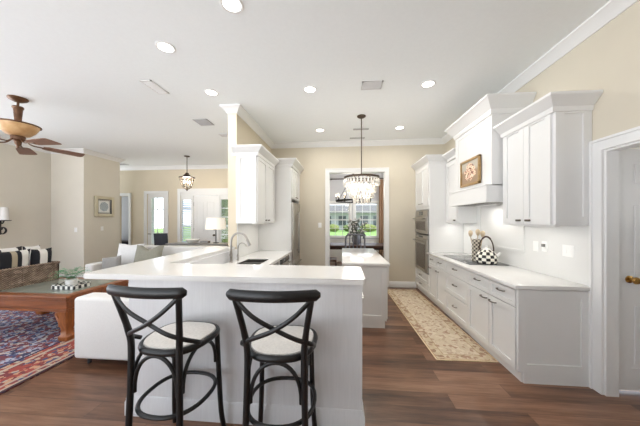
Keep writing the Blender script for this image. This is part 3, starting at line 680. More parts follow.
# cooktop, kettle, canister
r = tag(obj('cooktop', MB().box(1.715, 2.215, 3.53, 4.44, CT + 0.0005, CT + 0.008, 0.002), M['blackglass']), 'flat black glass cooktop set on the white counter', 'cooktop')
for x, y, q in ((1.85, 3.76, 0.09), (2.07, 3.76, 0.075), (1.85, 4.2, 0.075), (2.07, 4.2, 0.1)):
    pts = [(math.cos(t * PI / 16) * q + x - r.location.x, math.sin(t * PI / 16) * q + y - r.location.y, 0.0083) for t in range(32)]
    obj('burner_ring', MB().tube(pts, 0.0015, 4, True, ry=0.0003), M['steel_dark'], r)
ZC = CT + 0.0085
r = thing('kettle', 'round black and white checked tea kettle on the cooktop', 'kettle', (1.995, 3.66, ZC), math.radians(61))
obj('body', MB().lathe([(0, 0), (0.105, 0), (0.125, 0.012), (0.133, 0.05), (0.127, 0.10), (0.106, 0.15), (0.076, 0.178), (0.05, 0.189), (0, 0.19)], (0, 0, 0), 36), M['kettle'], r, local=True)
l_ = obj('lid', MB().lathe([(0, 0.188), (0.052, 0.188), (0.045, 0.2), (0.02, 0.21), (0.012, 0.22), (0.02, 0.233), (0.012, 0.246), (0, 0.248)], (0, 0, 0), 24), M['ceramic'], r, local=True)
obj('spout', MB().tube([(0.0, -0.1, 0.09), (0.0, -0.135, 0.12), (0, -0.16, 0.155)], [0.024, 0.018, 0.012], 12), M['ceramic'], r, local=True)
hp = [(0, 0.085 * math.cos(t), 0.172 + 0.195 * math.sin(t)) for t in [PI * i / 16 for i in range(17)]]
obj('handle', MB().tube(hp, 0.008, 10, up=(1, 0, 0)), M['bronze'], r, local=True)
obj('grip', MB().tube(hp[5:12], 0.0125, 10, up=(1, 0, 0)), M['wood_dark'], r, local=True)
r = thing('utensil_canister', 'slim tan and brown checked canister beside the kettle', 'canister', (1.975, 3.875, ZC))
obj('body', MB().lathe([(0, 0), (0.058, 0), (0.06, 0.004), (0.06, 0.31), (0.063, 0.316), (0.055, 0.316), (0.053, 0.31), (0.053, 0.02), (0, 0.02)], (0, 0, 0), 28), M['canister'], r, local=True)
for i, (ax, ay, hh, lab) in enumerate(((-0.028, 0.026, 0.345, 'leftmost pale wooden spoon standing in the checked canister'), (0.012, 0.004, 0.365, 'middle pale wooden spoon standing in the checked canister'), (0.028, -0.028, 0.345, 'rightmost pale wooden spoon standing in the checked canister'))):
    s_ = thing('wooden_spoon', lab, 'spoon', (1.975, 3.875, ZC + 0.021), 0, 'spoons in the canister')
    top = Vector((ax * 2.0, ay * 2.2, hh)); bot = Vector((ax * 0.6, ay * 0.6, 0.004))
    obj('handle', MB().tube([bot, (bot + top) / 2, top], 0.006, 8), M['spoon'], s_, local=True)
    obj('bowl', MB().ball(tuple(top + Vector((0, 0, 0.025))), 0.03, (0.45, 0.85, 1.25), 2) if False else MB().lathe([(0, -0.055), (0.018, -0.04), (0.032, 0), (0.028, 0.03), (0.014, 0.045), (0, 0.047)], tuple(top + Vector((0, 0, 0.03))), 14), M['spoon'], s_, local=True)

# outlets
def plate(label, loc, N, w=0.075, h=0.115, dark=False, cat='outlet', double=False, group=None):
    r = thing('outlet' if cat == 'outlet' else 'light_switch', label, cat, loc, 0, group)
    N = Vector(N); U = Vector((0, 0, 1)).cross(N)
    if double: w = 0.125
    obj('cover_plate', MB().bb((0, 0, 0), U, (0, 0, 1), N, -w / 2, w / 2, -h / 2, h / 2, 0, 0.006), M['plastic'], r, local=True)
    for off in ((-0.028, 0.028) if double else (0,)):
        obj('socket_face' if cat == 'outlet' else 'toggle', MB().bb((0, 0, 0), U, (0, 0, 1), N, off - 0.017, off + 0.017, -0.034, 0.034, 0.006, 0.0085), M['plastic'], r, local=True)
    if dark: obj('plug', MB().bb((0, 0, 0), U, (0, 0, 1), N, -0.014, 0.014, -0.004, 0.028, 0.0085, 0.03), M['socket'], r, local=True)
BS = XR - 0.0125
plate('white outlet plate on backsplash nearest the framed panel', (BS, 3.13, 1.215), NX)
plate('white outlet with a dark plug on the backsplash', (BS, 3.0, 1.225), NX, dark=True)
plate('white double switch plate on backsplash near the door casing', (BS, 2.71, 1.21), NX, cat='switch', double=True)
plate('white switch plate left of the dining opening', (-0.51, YB - 0.0005, 1.40), (0, -1, 0), cat='switch')
plate('white switch plate on the grey-beige wall by the living room corner', (-6.72, 5.7695, 1.27), (0, -1, 0), cat='switch')
plate('white switch plate below the framed medallion', (-6.4995, 6.25, 1.29), (1, 0, 0), cat='switch')

# ------------------------------------------------------------------ left kitchen run
KF = -1.33
r = thing('upper_cabinet', 'white wall cabinet above the sink counter on the left', 'cabinet', (-1.49, 4.28, 1.465))
obj('body', MB().box(XK + 0.006, KF, 3.80, 4.80, 1.465, 2.56), M['cab'], r)
obj('end_panel', MB().shaker((XK + 0.006, 3.80, 1.475), (1, 0, 0), (0, -1, 0), KF - XK - 0.006, 1.07, rail=0.065, t=0.018), M['cab'], r)
PXn = (1, 0, 0)
for a, b, hy in ((3.81, 4.30, 4.22), (4.30, 4.79, 4.38)):
    p = obj('door', MB().shaker((KF, b - 0.002, 1.477), (0, -1, 0), PXn, b - a - 0.004, 1.065, rail=0.07), M['cab'], r)
    obj('handle', MB().box(KF + 0.02, KF + 0.042, hy - 0.032, hy + 0.032, 1.505, 1.527, 0.006), M['pewter'], p)
obj('crown', cab_crown(MB(), [(XK - 0.04, 3.782), (KF + 0.02, 3.782), (KF + 0.02, 4.745)][::-1], 2.665, 0.14), M['cab'], r)

FRX = -0.98
r = thing('fridge_surround', 'tall white panel and cabinet around the refrigerator', 'cabinet', (-1.3, 5.3, 0))
obj('side_panel', MB().box(XK + 0.006, FRX - 0.02, 4.85, 4.90, 0, 2.58), M['cab'], r)
obj('body', MB().box(XK + 0.006, FRX - 0.02, 4.90, 5.77, 1.94, 2.58).box(XK + 0.006, FRX - 0.02, 5.735, 5.77, 0, 1.94), M['cab'], r)
for a, b, hy in ((4.92, 5.335, 5.26), (5.335, 5.75, 5.41)):
    p = obj('door', MB().shaker((FRX - 0.02, b - 0.002, 1.955), (0, -1, 0), PXn, b - a - 0.004, 0.61, rail=0.06), M['cab'], r)
    obj('handle', MB().box(FRX, FRX + 0.02, hy - 0.03, hy + 0.03, 1.985, 2.005, 0.006), M['pewter'], p)
obj('crown', cab_crown(MB(), [(XK + 0.005, 4.85), (FRX, 4.85), (FRX, 5.77)][::-1], 2.72), M['cab'], r)
r = thing('refrigerator', 'stainless steel refrigerator beside the tall white panel', 'refrigerator', (-1.3, 5.32, 0))
obj('body', MB().box(XK + 0.03, FRX - 0.05, 4.915, 5.725, 0.02, 1.88).box(XK + 0.1, FRX - 0.1, 4.95, 5.69, 0, 0.02), M['steel_dark'], r)
for a, b, hy in ((4.918, 5.318, 5.28), (5.322, 5.722, 5.36)):
    p = obj('door', MB().box(FRX - 0.048, FRX + 0.01, a, b, 0.72, 1.875, 0.006), M['steel'], r)
    obj('handle', MB().cyl((FRX + 0.055, hy, 0.82), (FRX + 0.055, hy, 1.7), 0.012, n=10).cyl((FRX + 0.01, hy, 0.88), (FRX + 0.055, hy, 0.88), 0.009, n=8).cyl((FRX + 0.01, hy, 1.64), (FRX + 0.055, hy, 1.64), 0.009, n=8), M['nickel'], p)
p = obj('freezer_drawer', MB().box(FRX - 0.048, FRX + 0.01, 4.918, 5.722, 0.06, 0.71, 0.006), M['steel'], r)
obj('handle', MB().cyl((FRX + 0.055, 5.0, 0.62), (FRX + 0.055, 5.64, 0.62), 0.012, n=10).cyl((FRX + 0.01, 5.05, 0.62), (FRX + 0.055, 5.05, 0.62), 0.009, n=8).cyl((FRX + 0.01, 5.59, 0.62), (FRX + 0.055, 5.59, 0.62), 0.009, n=8), M['nickel'], p)

# bar: panelled half wall, lower cabinets, counters
BARZ = 1.10
r = thing('peninsula', 'white panelled half wall of the breakfast bar behind the stools', 'peninsula', (-0.75, 1.9, 0))
obj('panel', MB().box(-1.63, 0.145, 1.82, 1.96, 0, BARZ - 0.04).box(-1.665, -1.63, 1.82, 3.81, 0, BARZ - 0.04), M['panel'], r)
obj('kick_board', MB().sweep([(0, 0), (0.018, 0), (0.018, 0.105), (0.012, 0.118), (0.012, 0.135), (0.004, 0.15), (0, 0.15)], [(-1.665, 3.8), (-1.665, 1.82), (0.145, 1.82), (0.145, 1.96)][::-1]), M['panel'], r)
poly = [(-2.03, 1.785), (0.168, 1.785), (0.168, 2.285), (-1.68, 2.285), (-1.68, 3.815), (-2.10, 3.815)]
def rounded(poly, idx, rr, n=5):
    out = []
    for i, p in enumerate(poly):
        if i not in idx: out.append(p); continue
        a = Vector(poly[i - 1]); c = Vector(poly[(i + 1) % len(poly)]); b = Vector(p); u = (a - b).normalized(); v = (c - b).normalized()
        for k in range(n + 1):
            t = k / n; q = (b + u * rr) * (1 - t) ** 2 + b * 2 * t * (1 - t) + (b + v * rr) * t * t; out.append((q.x, q.y))
    return out
tag(obj('bar_counter', MB().prism(rounded(poly, (0, 1, 2), 0.03), BARZ - 0.04, BARZ, 0.006), M['quartz'], smooth=False), 'raised white quartz bar top turning around the sink corner', 'countertop')
r = thing('sink_cabinet', 'white base cabinets behind the raised bar', 'cabinet', (-1.0, 2.6, 0))
obj('body', MB().box(-1.62, 0.12, 1.97, 2.57, 0.0, 0.874).box(-1.62, -1.02, 2.57, 3.30, 0, 0.874).box(-1.62, -1.02, 3.30, 3.95, 0, 0.62).box(-1.62, -1.02, 3.95, 4.05, 0, 0.874).box(-1.62, -1.02, 4.66, 4.845, 0, 0.874), M['cab'], r)
for a, b in ((2.62, 3.28), (3.29, 3.93)):
    p = obj('door', MB().shaker((-1.02, b, 0.11), (0, -1, 0), PXn, b - a, 0.5), M['cab'], r)
    obj('handle', pull(MB(), (-1.0, (a + b) / 2, 0.56), UY, PXn), M['pewter'], p)
x0, x1, y0, y1 = -1.46, -1.12, 3.33, 3.80
m = MB().box(-1.628, 0.17, 1.962, 2.60, 0.876, CT).box(-1.628, x0, 2.60, 4.848, 0.876, CT).box(-1.647, -1.628, 3.825, 4.848, 0.876, CT).box(x1, -0.985, 2.60, 4.848, 0.876, CT).box(x0, x1, 2.60, y0, 0.876, CT).box(x0, x1, y1, 4.848, 0.876, CT)
tag(obj('countertop', m, M['quartz']), 'lower white quartz countertop around the sink', 'countertop')
r = thing('sink', 'stainless double bowl sink set in the lower counter', 'sink', ((x0 + x1) / 2, (y0 + y1) / 2, 0.66))
m = MB().box(x0, x1, y0, y1, 0.66, 0.668).box(x0 + 0.001, x0 + 0.005, y0 + 0.001, y1 - 0.001, 0.668, 0.905).box(x1 - 0.005, x1 - 0.001, y0 + 0.001, y1 - 0.001, 0.668, 0.905).box(x0 + 0.005, x1 - 0.005, y0 + 0.001, y0 + 0.005, 0.668, 0.905).box(x0 + 0.005, x1 - 0.005, y1 - 0.005, y1 - 0.001, 0.668, 0.905)
obj('basin', m, M['steel_dark'], r)
obj('divider', MB().box(x0 + 0.005, x1 - 0.005, (y0 + y1) / 2 - 0.012, (y0 + y1) / 2 + 0.012, 0.668, 0.895), M['steel'], r)
obj('drain', MB().lathe([(0, 0), (0.04, 0), (0.04, 0.004), (0, 0.004)], (-1.29, 3.68, 0.668), 16), M['steel'], r)
tag(obj('backsplash', MB().box(XK + 0.001, XK + 0.012, 3.83, 4.848, CT + 0.0005, 1.464), M['splash']), 'white stone backsplash below the left wall cabinet', 'backsplash')
r = thing('dishwasher', 'dark fronted dishwasher between the sink and the fridge panel', 'dishwasher', (-1.3, 4.36, 0))
obj('body', MB().box(-1.6, -1.03, 4.055, 4.655, 0.0, 0.872), M['steel_dark'], r)
obj('door', MB().box(-1.03, -0.995, 4.058, 4.652, 0.1, 0.78, 0.004), M['steel'], r)
obj('control_panel', MB().box(-1.03, -0.99, 4.058, 4.652, 0.785, 0.87, 0.003), M['blackglass'], r)
obj('handle', MB().cyl((-0.95, 4.12, 0.75), (-0.95, 4.59, 0.75), 0.012, n=10).cyl((-0.997, 4.16, 0.75), (-0.95, 4.16, 0.75), 0.008, n=8).cyl((-0.997, 4.55, 0.75), (-0.95, 4.55, 0.75), 0.008, n=8), M['nickel'], r)
# faucets
def faucet(name, label, loc, hgt, reach, r0, spray):
    r = thing(name, label, 'faucet', loc, 0)
    obj('base', MB().lathe([(0, 0), (r0 * 1.9, 0), (r0 * 1.9, 0.006), (r0 * 1.35, 0.016), (r0 * 1.25, hgt * 0.3), (r0, hgt * 0.34), (0, hgt * 0.34)], (0, 0, 0), 20), M['nickel'], r, local=True)
    pts = [(0, 0, hgt * 0.3), (0, 0, hgt * 0.62)]
    for i in range(11):
        t = PI - i * PI * 0.9 / 10; pts.append((reach / 2 + reach / 2 * math.cos(t), 0, hgt * 0.68 + hgt * 0.30 * math.sin(t)))
    obj('spout', MB().tube(pts, r0, 12, up=(0, 1, 0)), M['nickel'], r, local=True)
    e = Vector(pts[-1]); dd = (Vector(pts[-1]) - Vector(pts[-2])).normalized()
    if spray: obj('spray_head', MB().cyl(e, e + dd * 0.1, r0 * 1.15, r0 * 1.6, 16), M['nickel'], r, local=True)
    obj('lever', MB().tube([(0, -r0, hgt * 0.22), (0.005, -0.05, hgt * 0.25), (0.02, -0.06, hgt * 0.42)], [r0 * 0.8, r0 * 0.6, r0 * 0.5], 10, up=(1, 0, 0)), M['nickel'], r, local=True)
faucet('kitchen_faucet', 'tall arched nickel faucet with spray head by the sink', (-1.575, 3.44, CT), 0.43, 0.24, 0.015, True)
faucet('filter_faucet', 'small gooseneck faucet behind the tall arched one', (-1.55, 3.62, CT), 0.27, 0.13, 0.008, False)

# island
r = thing('kitchen_island', 'white panelled island cabinet below the crystal chandelier', 'island', (0.33, 4.5, 0))
obj('body', MB().box(0.045, 0.625, 3.59, 5.40, 0.1, 0.874).box(0.10, 0.59, 3.60, 5.34, 0, 0.1), M['cab'], r)
obj('end_panel', MB().shaker((0.03, 3.59, 0.10), (1, 0, 0), (0, -1, 0), 0.595, 0.772, rail=0.075), M['cab'], r)
for i in range(3):
    a = 3.62 + i * 0.59
    p = obj('door', MB().shaker((0.625, a, 0.11), UY, (1, 0, 0), 0.58, 0.74), M['cab'], r)
    obj('handle', pull(MB(), (0.645, a + 0.29, 0.79), UY, (1, 0, 0)), M['pewter'], p)
obj('kick_board', MB().box(0.06, 0.60, 3.575, 3.60, 0, 0.1), M['cab'], r)
tag(obj('island_top', MB().box(0.0, 0.665, 3.54, 5.43, 0.876, CT, 0.006), M['quartz']), 'white quartz top of the island', 'countertop')

# ------------------------------------------------------------------ rugs
def rug(name, label, cx, cy, hx, hy, mat, rz=0, t=0.01):
    o = obj(name, MB().box(-hx, hx, -hy, hy, 0, t, 0.003, 1), mat, local=True); o.location = (cx, cy, 0.0005); o.rotation_euler = (0, 0, rz); return tag(o, label, 'rug')
rug('runner_rug', 'beige floral runner rug along the cooktop cabinets', 1.302, 4.19, 0.325, 1.38, M['runner'], 0.028)
rug('persian_rug', 'red and navy patterned rug under the wooden table', -4.96, 2.5, 2.0, 1.9, M['persian'])

# ------------------------------------------------------------------ bar stools
def make_stool(label, loc, rz):
    r = thing('bar_stool', label, 'bar stool', loc, rz, 'black bar stools at the breakfast bar')
    SZ = 0.755
    def sup(a, b, n=40, p=2.7, z=0.0, yo=0.0, taper=0.10):
        pts = []
        for i in range(n):
            t = 2 * PI * i / n; c, s = math.cos(t), math.sin(t)
            x = a * math.copysign(abs(c) ** (2 / p), c); y = b * math.copysign(abs(s) ** (2 / p), s)
            pts.append((x * (1 + taper * y / b), y + yo, z))
        return pts
    obj('seat_frame', MB().tube(sup(0.203, 0.203, z=SZ - 0.012), 0.0165, 10, True, ry=0.021), M['black'], r, local=True)
    m = MB(); o1 = sup(0.198, 0.198, z=SZ - 0.012); o2 = sup(0.190, 0.190, z=SZ + 0.011); o3 = sup(0.13, 0.13, z=SZ + 0.022)
    R = [[m.b.verts.new(p) for p in q] for q in (o1, o2, o3)]; c0 = m.b.verts.new((0, 0, SZ + 0.024)); n = len(o1)
    for A, B in zip(R, R[1:]):
        for i in range(n): m.b.faces.new((A[i], A[(i + 1) % n], B[(i + 1) % n], B[i]))
    for i in range(n): m.b.faces.new((R[2][i], R[2][(i + 1) % n], c0))
    m.b.faces.new(R[0][::-1])
    s_ = obj('seat', m, M['cane'], r, local=True); s_['label'] = 'pale seat pad'
    for s in (-1, 1):
        pts = spline([(s * 0.178, -0.235, 0), (s * 0.166, -0.217, 0.35), (s * 0.158, -0.210, 0.74), (s * 0.168, -0.222, 0.88), (s * 0.205, -0.275, 1.11)], 6)
        obj('leg', MB().tube(pts, [0.0185] * (len(pts) - 6) + [0.017] * 6, 12, up=(0, 1, 0)), M['black'], r, local=True)
    for s in (-1, 1):
        pts = spline([(s * 0.20, 0.196, 0), (s * 0.188, 0.176, 0.15), (s * 0.178, 0.165, 0.40), (s * 0.170, 0.150, 0.745)], 6)
        obj('leg', MB().tube(pts, 0.0175, 12, up=(0, 1, 0)), M['black'], r, local=True)
    # top rail, bowed backwards
    pts = []; ra = []; rb = []
    for i in range(25):
        t = -1 + i / 12; pts.append((0.25 * t, -0.315 + 0.045 * t * t, 1.125)); e = min(1, (1 - abs(t)) * 7 + 0.45); ra.append(0.017 * e); rb.append(0.031 * e)
    obj('top_rail', MB().tube(pts, ra, 14, ry=rb), M['black'], r, local=True)
    for s in (-1, 1):
        pts = spline([(s * 0.205, -0.276, 1.10), (s * 0.11, -0.286 - 0.006 * s, 1.01), (0, -0.27 - 0.012 * s, 0.935), (-s * 0.11, -0.25, 0.88), (-s * 0.19, -0.205, 0.835), (-s * 0.212, -0.13, 0.79), (-s * 0.21, -0.09, 0.765)], 6)
        obj('cross_brace', MB().tube(pts, 0.0075, 10, ry=0.013), M['black'], r, local=True)
    arc = [(0.142 * math.cos(PI - PI * i / 20), -0.205 + 0.0, 0.50 + 0.225 * math.sin(PI * i / 20) ** 0.8) for i in range(21)]
    obj('arch_brace', MB().tube(arc, 0.0115, 10, up=(0, 1, 0)), M['black'], r, local=True)
    for s in (-1, 1):
        arc = [(s * (0.168), -0.03 + 0.165 * math.cos(PI - PI * i / 20), 0.52 + 0.205 * math.sin(PI * i / 20) ** 0.8) for i in range(21)]
        obj('arch_brace', MB().tube(arc, 0.0115, 10, up=(1, 0, 0)), M['black'], r, local=True)
    obj('foot_ring', MB().tube(sup(0.205, 0.215, z=0.385, p=2.4, yo=-0.015, taper=0.03), 0.013, 10, True), M['black'], r, local=True)
    return r
st = make_stool('black cross back bar stool nearest the peninsula end', (-0.378, 1.57, 0), math.radians(3))
dup(st, (-1.07, 1.575, 0), math.radians(-4), 'black cross back bar stool in front of the white sofa side')

# ------------------------------------------------------------------ ceiling fixtures
def recessed(x, y, label):
    r = thing('recessed_light', label, 'ceiling light', (x, y, CZ), 0, 'recessed ceiling lights')
    obj('trim_ring', MB().lathe([(0.07, 0), (0.095, 0), (0.095, -0.004), (0.088, -0.008), (0.074, -0.006), (0.07, 0)], (0, 0, 0), 32), M['trim'], r, local=True)
    obj('lens', MB().lathe([(0, -0.001), (0.0735, -0.001), (0.0735, -0.0045), (0, -0.0045)], (0, 0, 0), 32), M['lens'], r, local=True)
    d = bpy.data.lights.new('recessed_lamp', 'AREA'); d.shape = 'DISK'; d.size = 0.14; d.energy = RECESS_W; d.color = (1.0, 0.95, 0.88); d.spread = math.radians(170)
    o = bpy.data.objects.new('recessed_lamp', d); COL.objects.link(o); o.parent = r; o.location = (0, 0, -0.012)
recessed(-0.437, 3.40, 'round recessed light in the nearer kitchen row above the bar')
recessed(1.128, 3.40, 'round recessed light in the nearer kitchen row towards the hood')
recessed(-0.436, 4.96, 'round recessed light in the far kitchen row on the fridge side')
recessed(1.114, 4.96, 'round recessed light in the far kitchen row on the oven side')
recessed(-1.825, 3.36, 'round recessed light in front of the beige wall end')
recessed(-1.82, 2.44, 'round recessed light nearest the ceiling fan')
recessed(-0.91, 2.00, 'round recessed light cut by the top picture edge')
for x, y in ((-0.6, 0.3), (1.2, 0.9), (-3.2, 0.3), (-5.2, 1.2)): pass

def vent(label, x, y, w, l, mat, slats=6):
    r = thing('ceiling_vent', label, 'vent', (x, y, CZ), 0, 'ceiling vents')
    m = MB().box(-w, w, -l, -l + 0.02, -0.008, 0).box(-w, w, l - 0.02, l, -0.008, 0).box(-w, -w + 0.02, -l, l, -0.008, 0).box(w - 0.02, w, -l, l, -0.008, 0)
    obj('frame', m, mat, r, local=True)
    obj('backing', MB().box(-w + 0.02, w - 0.02, -l + 0.02, l - 0.02, -0.002, 0), M['vent_slot'] if mat is M['vent'] else (M['vent_white'] if mat is M['trim'] else M['vent']), r, local=True)
    m = MB(); n = slats
    for i in range(n):
        y0 = -l + 0.02 + (2 * l - 0.04) * (i + 0.5) / n; m.bb((0, y0, -0.004), (1, 0, 0), Vector((0, 0.8, -0.35)).normalized(), Vector((0, 0.35, 0.8)).normalized(), -w + 0.02, w - 0.02, -(l / n) * 0.85, (l / n) * 0.85, -0.0008, 0.0008)
    obj('louvres', m, mat, r, local=True)
vent('square grey air vent between the nearer pair of kitchen lights', 0.395, 3.365, 0.135, 0.10, M['vent_white'], 9)
vent('wide white air vent near the ceiling fan', -2.51, 3.16, 0.08, 0.17, M['trim'], 7)
vent('grey louvred vent between the fan and the beige wall end', -2.52, 4.37, 0.13, 0.14, M['vent'], 6)
vent('narrow grey vent line behind the chandelier rod', 0.37, 4.97, 0.15, 0.035, M['vent'], 2)
vent('narrow grey vent line closest to the back wall', 0.33, 5.50, 0.16, 0.035, M['vent'], 2)
vent('small grey vent tucked beside the beige wall end', -2.46, 5.07, 0.10, 0.08, M['vent_white'], 4)
vent('grey louvred strip on the ceiling above the entry beyond the medallion wall', -7.1, 7.45, 0.22, 0.1, M['vent'], 4)  # dark louvred strip on the entry ceiling

# ceiling fan
FX, FY = -4.742, 3.27
r = thing('ceiling_fan', 'bronze ceiling fan with amber bowl light and wooden blades', 'ceiling fan', (FX, FY, CZ))
def z_(z): return z - CZ
obj('canopy', MB().lathe([(0, 0), (0.105, 0), (0.108, -0.012), (0.095, -0.03), (0.06, -0.05), (0.03, -0.06), (0, -0.06)], (0, 0, 0), 32), M['bronze_fan'], r, local=True)
obj('downrod', MB().cyl((0, 0, -0.05), (0, 0, -0.14), 0.014), M['bronze_fan'], r, local=True)
obj('motor_housing', MB().lathe([(0, -0.125), (0.056, -0.125), (0.062, -0.14), (0.056, -0.16), (0.05, -0.165), (0.037, -0.33), (0.042, -0.365), (0.042, -0.40), (0, -0.40)], (0, 0, 0), 28), M['bronze_fan'], r, local=True)
obj('light_bowl', MB().lathe([(0.04, -0.392), (0.222, -0.392), (0.222, -0.402), (0.212, -0.43), (0.175, -0.49), (0.125, -0.54), (0.07, -0.56), (0.04, -0.562)], (0, 0, 0), 40), M['bowl'], r, local=True)
obj('bowl_rim', MB().tube([(0.23 * math.cos(t * PI / 24), 0.23 * math.sin(t * PI / 24), -0.395) for t in range(48)], 0.011, 8, True), M['bronze_fan'], r, local=True)
obj('hub', MB().lathe([(0, -0.55), (0.07, -0.55), (0.078, -0.575), (0.07, -0.615), (0.04, -0.64), (0.035, -0.68), (0.018, -0.70), (0.014, -0.73), (0, -0.735)], (0, 0, 0), 28), M['bronze_fan'], r, local=True)
for i in range(5):
    a = math.radians(-8 + 72 * i); ca, sa = math.cos(a), math.sin(a)
    P = lambda rr, ss, zz: (rr * ca - ss * sa, rr * sa + ss * ca, zz)
    b = MB(); top = []; bot = []
    for rr, w in ((0.25, 0.045), (0.30, 0.075), (0.5, 0.09), (0.67, 0.10), (0.71, 0.095), (0.725, 0.07)):
        top.append((rr, w)); 
    vs = []
    for dz in (0.004, -0.004):
        ring = [P(rr, w, -0.665 + dz - w * 0.13 - rr * 0.03) for rr, w in top] + [P(rr, -w, -0.665 + dz + w * 0.13 - rr * 0.03) for rr, w in reversed(top)]
        vs.append([b.b.verts.new(p) for p in ring])
    n = len(vs[0]); b.b.faces.new(vs[0]); b.b.faces.new(vs[1][::-1])
    for k in range(n): b.b.faces.new((vs[0][k], vs[0][(k + 1) % n], vs[1][(k + 1) % n], vs[1][k]))
    bl = obj('blade', b, M['blade'], r, local=True)
    obj('blade_iron', MB().tube(spline([P(0.06, 0, -0.60), P(0.13, 0.0, -0.66), P(0.22, 0, -0.672), P(0.34, 0, -0.68)], 5), 0.014, 8, ry=0.009), M['bronze_fan'], bl, local=True)

# crystal chandelier over the island
CX, CY = 0.334, 4.35
r = thing('crystal_chandelier', 'tiered crystal drum chandelier hanging over the island', 'chandelier', (CX, CY, CZ))
obj('canopy', MB().lathe([(0, 0), (0.075, 0), (0.075, -0.012), (0.05, -0.03), (0.012, -0.04), (0, -0.04)], (0, 0, 0), 24), M['bronze'], r, local=True)
obj('rod', MB().cyl((0, 0, -0.03), (0, 0, -1.02), 0.009, n=10), M['bronze'], r, local=True)
RZ = 2.245 - CZ
m = MB().tube([(0.30 * math.cos(t * PI / 24), 0.30 * math.sin(t * PI / 24), RZ) for t in range(48)], 0.005, 6, True, ry=0.02)
for k in range(4): t = k * PI / 2 + 0.4; m.cyl((0, 0, -1.0), (0.30 * math.cos(t), 0.30 * math.sin(t), RZ), 0.005, n=6)
obj('ring_frame', m, M['bronze'], r, local=True)
def drop(h, w): return MB().lathe([(0, 0), (w * 0.35, -h * 0.12), (w, -h * 0.55), (w * 0.75, -h * 0.85), (0, -h)], (0, 0, 0), 8)
d1 = drop(0.135, 0.021).data('crystal_drop', M['crystal'])
for rad, z, n in ((0.295, RZ - 0.015, 32), (0.245, RZ - 0.12, 28), (0.195, RZ - 0.225, 22), (0.13, RZ - 0.315, 14)):
    for k in range(n):
        t = 2 * PI * k / n + z * 9; o = bpy.data.objects.new('crystal_drop', d1); COL.objects.link(o); o.parent = r; o.location = (rad * math.cos(t), rad * math.sin(t), z)
m = MB()
for rad, z in ((0.245, RZ - 0.115), (0.195, RZ - 0.22), (0.13, RZ - 0.31)):
    m.tube([(rad * math.cos(t * PI / 16), rad * math.sin(t * PI / 16), z) for t in range(32)], 0.004, 6, True)
obj('tier_wire', m, M['nickel'], r, local=True)
for k in range(5):
    t = 2 * PI * k / 5 + 0.3; b = obj('bulb', MB().ball((0.11 * math.cos(t), 0.11 * math.sin(t), RZ - 0.13), 0.028, (1, 1, 1.5), 2), M['bulb'], r, local=True)
d = bpy.data.lights.new('chandelier_lamp', 'POINT'); d.energy = 12; d.color = (1, 0.92, 0.8); d.shadow_soft_size = 0.12
o = bpy.data.objects.new('chandelier_lamp', d); COL.objects.link(o); o.parent = r; o.location = (0, 0, RZ - 0.17)

# wheel chandelier in the dining room
r = thing('wheel_chandelier', 'dark iron wheel chandelier with candle bulbs in the dining room', 'chandelier', (0.33, 7.4, CZ))
zr = 2.075 - CZ
obj('ring', MB().tube([(0.5 * math.cos(t * PI / 24), 0.5 * math.sin(t * PI / 24), zr) for t in range(48)], 0.012, 6, True, ry=0.032), M['rubber'], r, local=True)
obj('canopy', MB().lathe([(0, 0), (0.07, 0), (0.06, -0.03), (0, -0.035)], (0, 0, 0), 20), M['rubber'], r, local=True)
m = MB().cyl((0, 0, -0.02), (0, 0, 2.98 - CZ), 0.01, n=8)
m.tube([(0.05 * math.cos(t * PI / 8), 0, 2.93 - CZ + 0.06 * math.sin(t * PI / 8)) for t in range(16)], 0.008, 6, True, up=(0, 1, 0))
for k in range(4): t = k * PI / 2 + 0.55; m.cyl((0, 0, 2.9 - CZ), (0.5 * math.cos(t), 0.5 * math.sin(t), zr), 0.006, n=6)
obj('hanger', m, M['rubber'], r, local=True)
for k in range(12):
    t = 2 * PI * k / 12; x, y = 0.5 * math.cos(t), 0.5 * math.sin(t)
    c = obj('candle', MB().cyl((x, y, zr + 0.02), (x, y, zr + 0.13), 0.014, n=10).cyl((x, y, zr + 0.02), (x, y, zr + 0.035), 0.03, n=10), M['rubber'], r, local=True)
    obj('bulb', MB().lathe([(0, 0), (0.014, 0.008), (0.019, 0.03), (0.01, 0.06), (0, 0.08)], (x, y, zr + 0.13), 10), M['bulb'], c, local=True)
d = bpy.data.lights.new('wheel_lamp', 'POINT'); d.energy = 26; d.color = (1, 0.93, 0.84); d.shadow_soft_size = 0.3
o = bpy.data.objects.new('wheel_lamp', d); COL.objects.link(o); o.parent = r; o.location = (0, 0, zr + 0.3)

# entry lantern
r = thing('lantern_pendant', 'bronze lantern pendant with candle bulbs in the entry', 'pendant light', (-4.319, 6.64, CZ))
obj('canopy', MB().lathe([(0, 0), (0.075, 0), (0.07, -0.02), (0.02, -0.035), (0, -0.035)], (0, 0, 0), 20), M['bronze'], r, local=True)
obj('rod', MB().cyl((0, 0, -0.03), (0, 0, -0.52), 0.01, n=8), M['bronze'], r, local=True)
obj('hood', MB().lathe([(0, -0.47), (0.04, -0.475), (0.05, -0.50), (0.09, -0.54), (0.12, -0.57), (0.205, -0.595), (0.21, -0.61), (0.19, -0.612), (0, -0.60)], (0, 0, 0), 28), M['bronze'], r, local=True)
m = MB()
prof = [(0.185, -0.61), (0.175, -0.70), (0.165, -0.78), (0.13, -0.87), (0.06, -0.915), (0.0, -0.93)]
for k in range(6):
    t = 2 * PI * k / 6; m.tube([(a * math.cos(t), a * math.sin(t), z) for a, z in prof], 0.007, 6)
m.tube([(0.178 * math.cos(t * PI / 16), 0.178 * math.sin(t * PI / 16), -0.68) for t in range(32)], 0.006, 6, True)
obj('cage', m, M['bronze'], r, local=True)
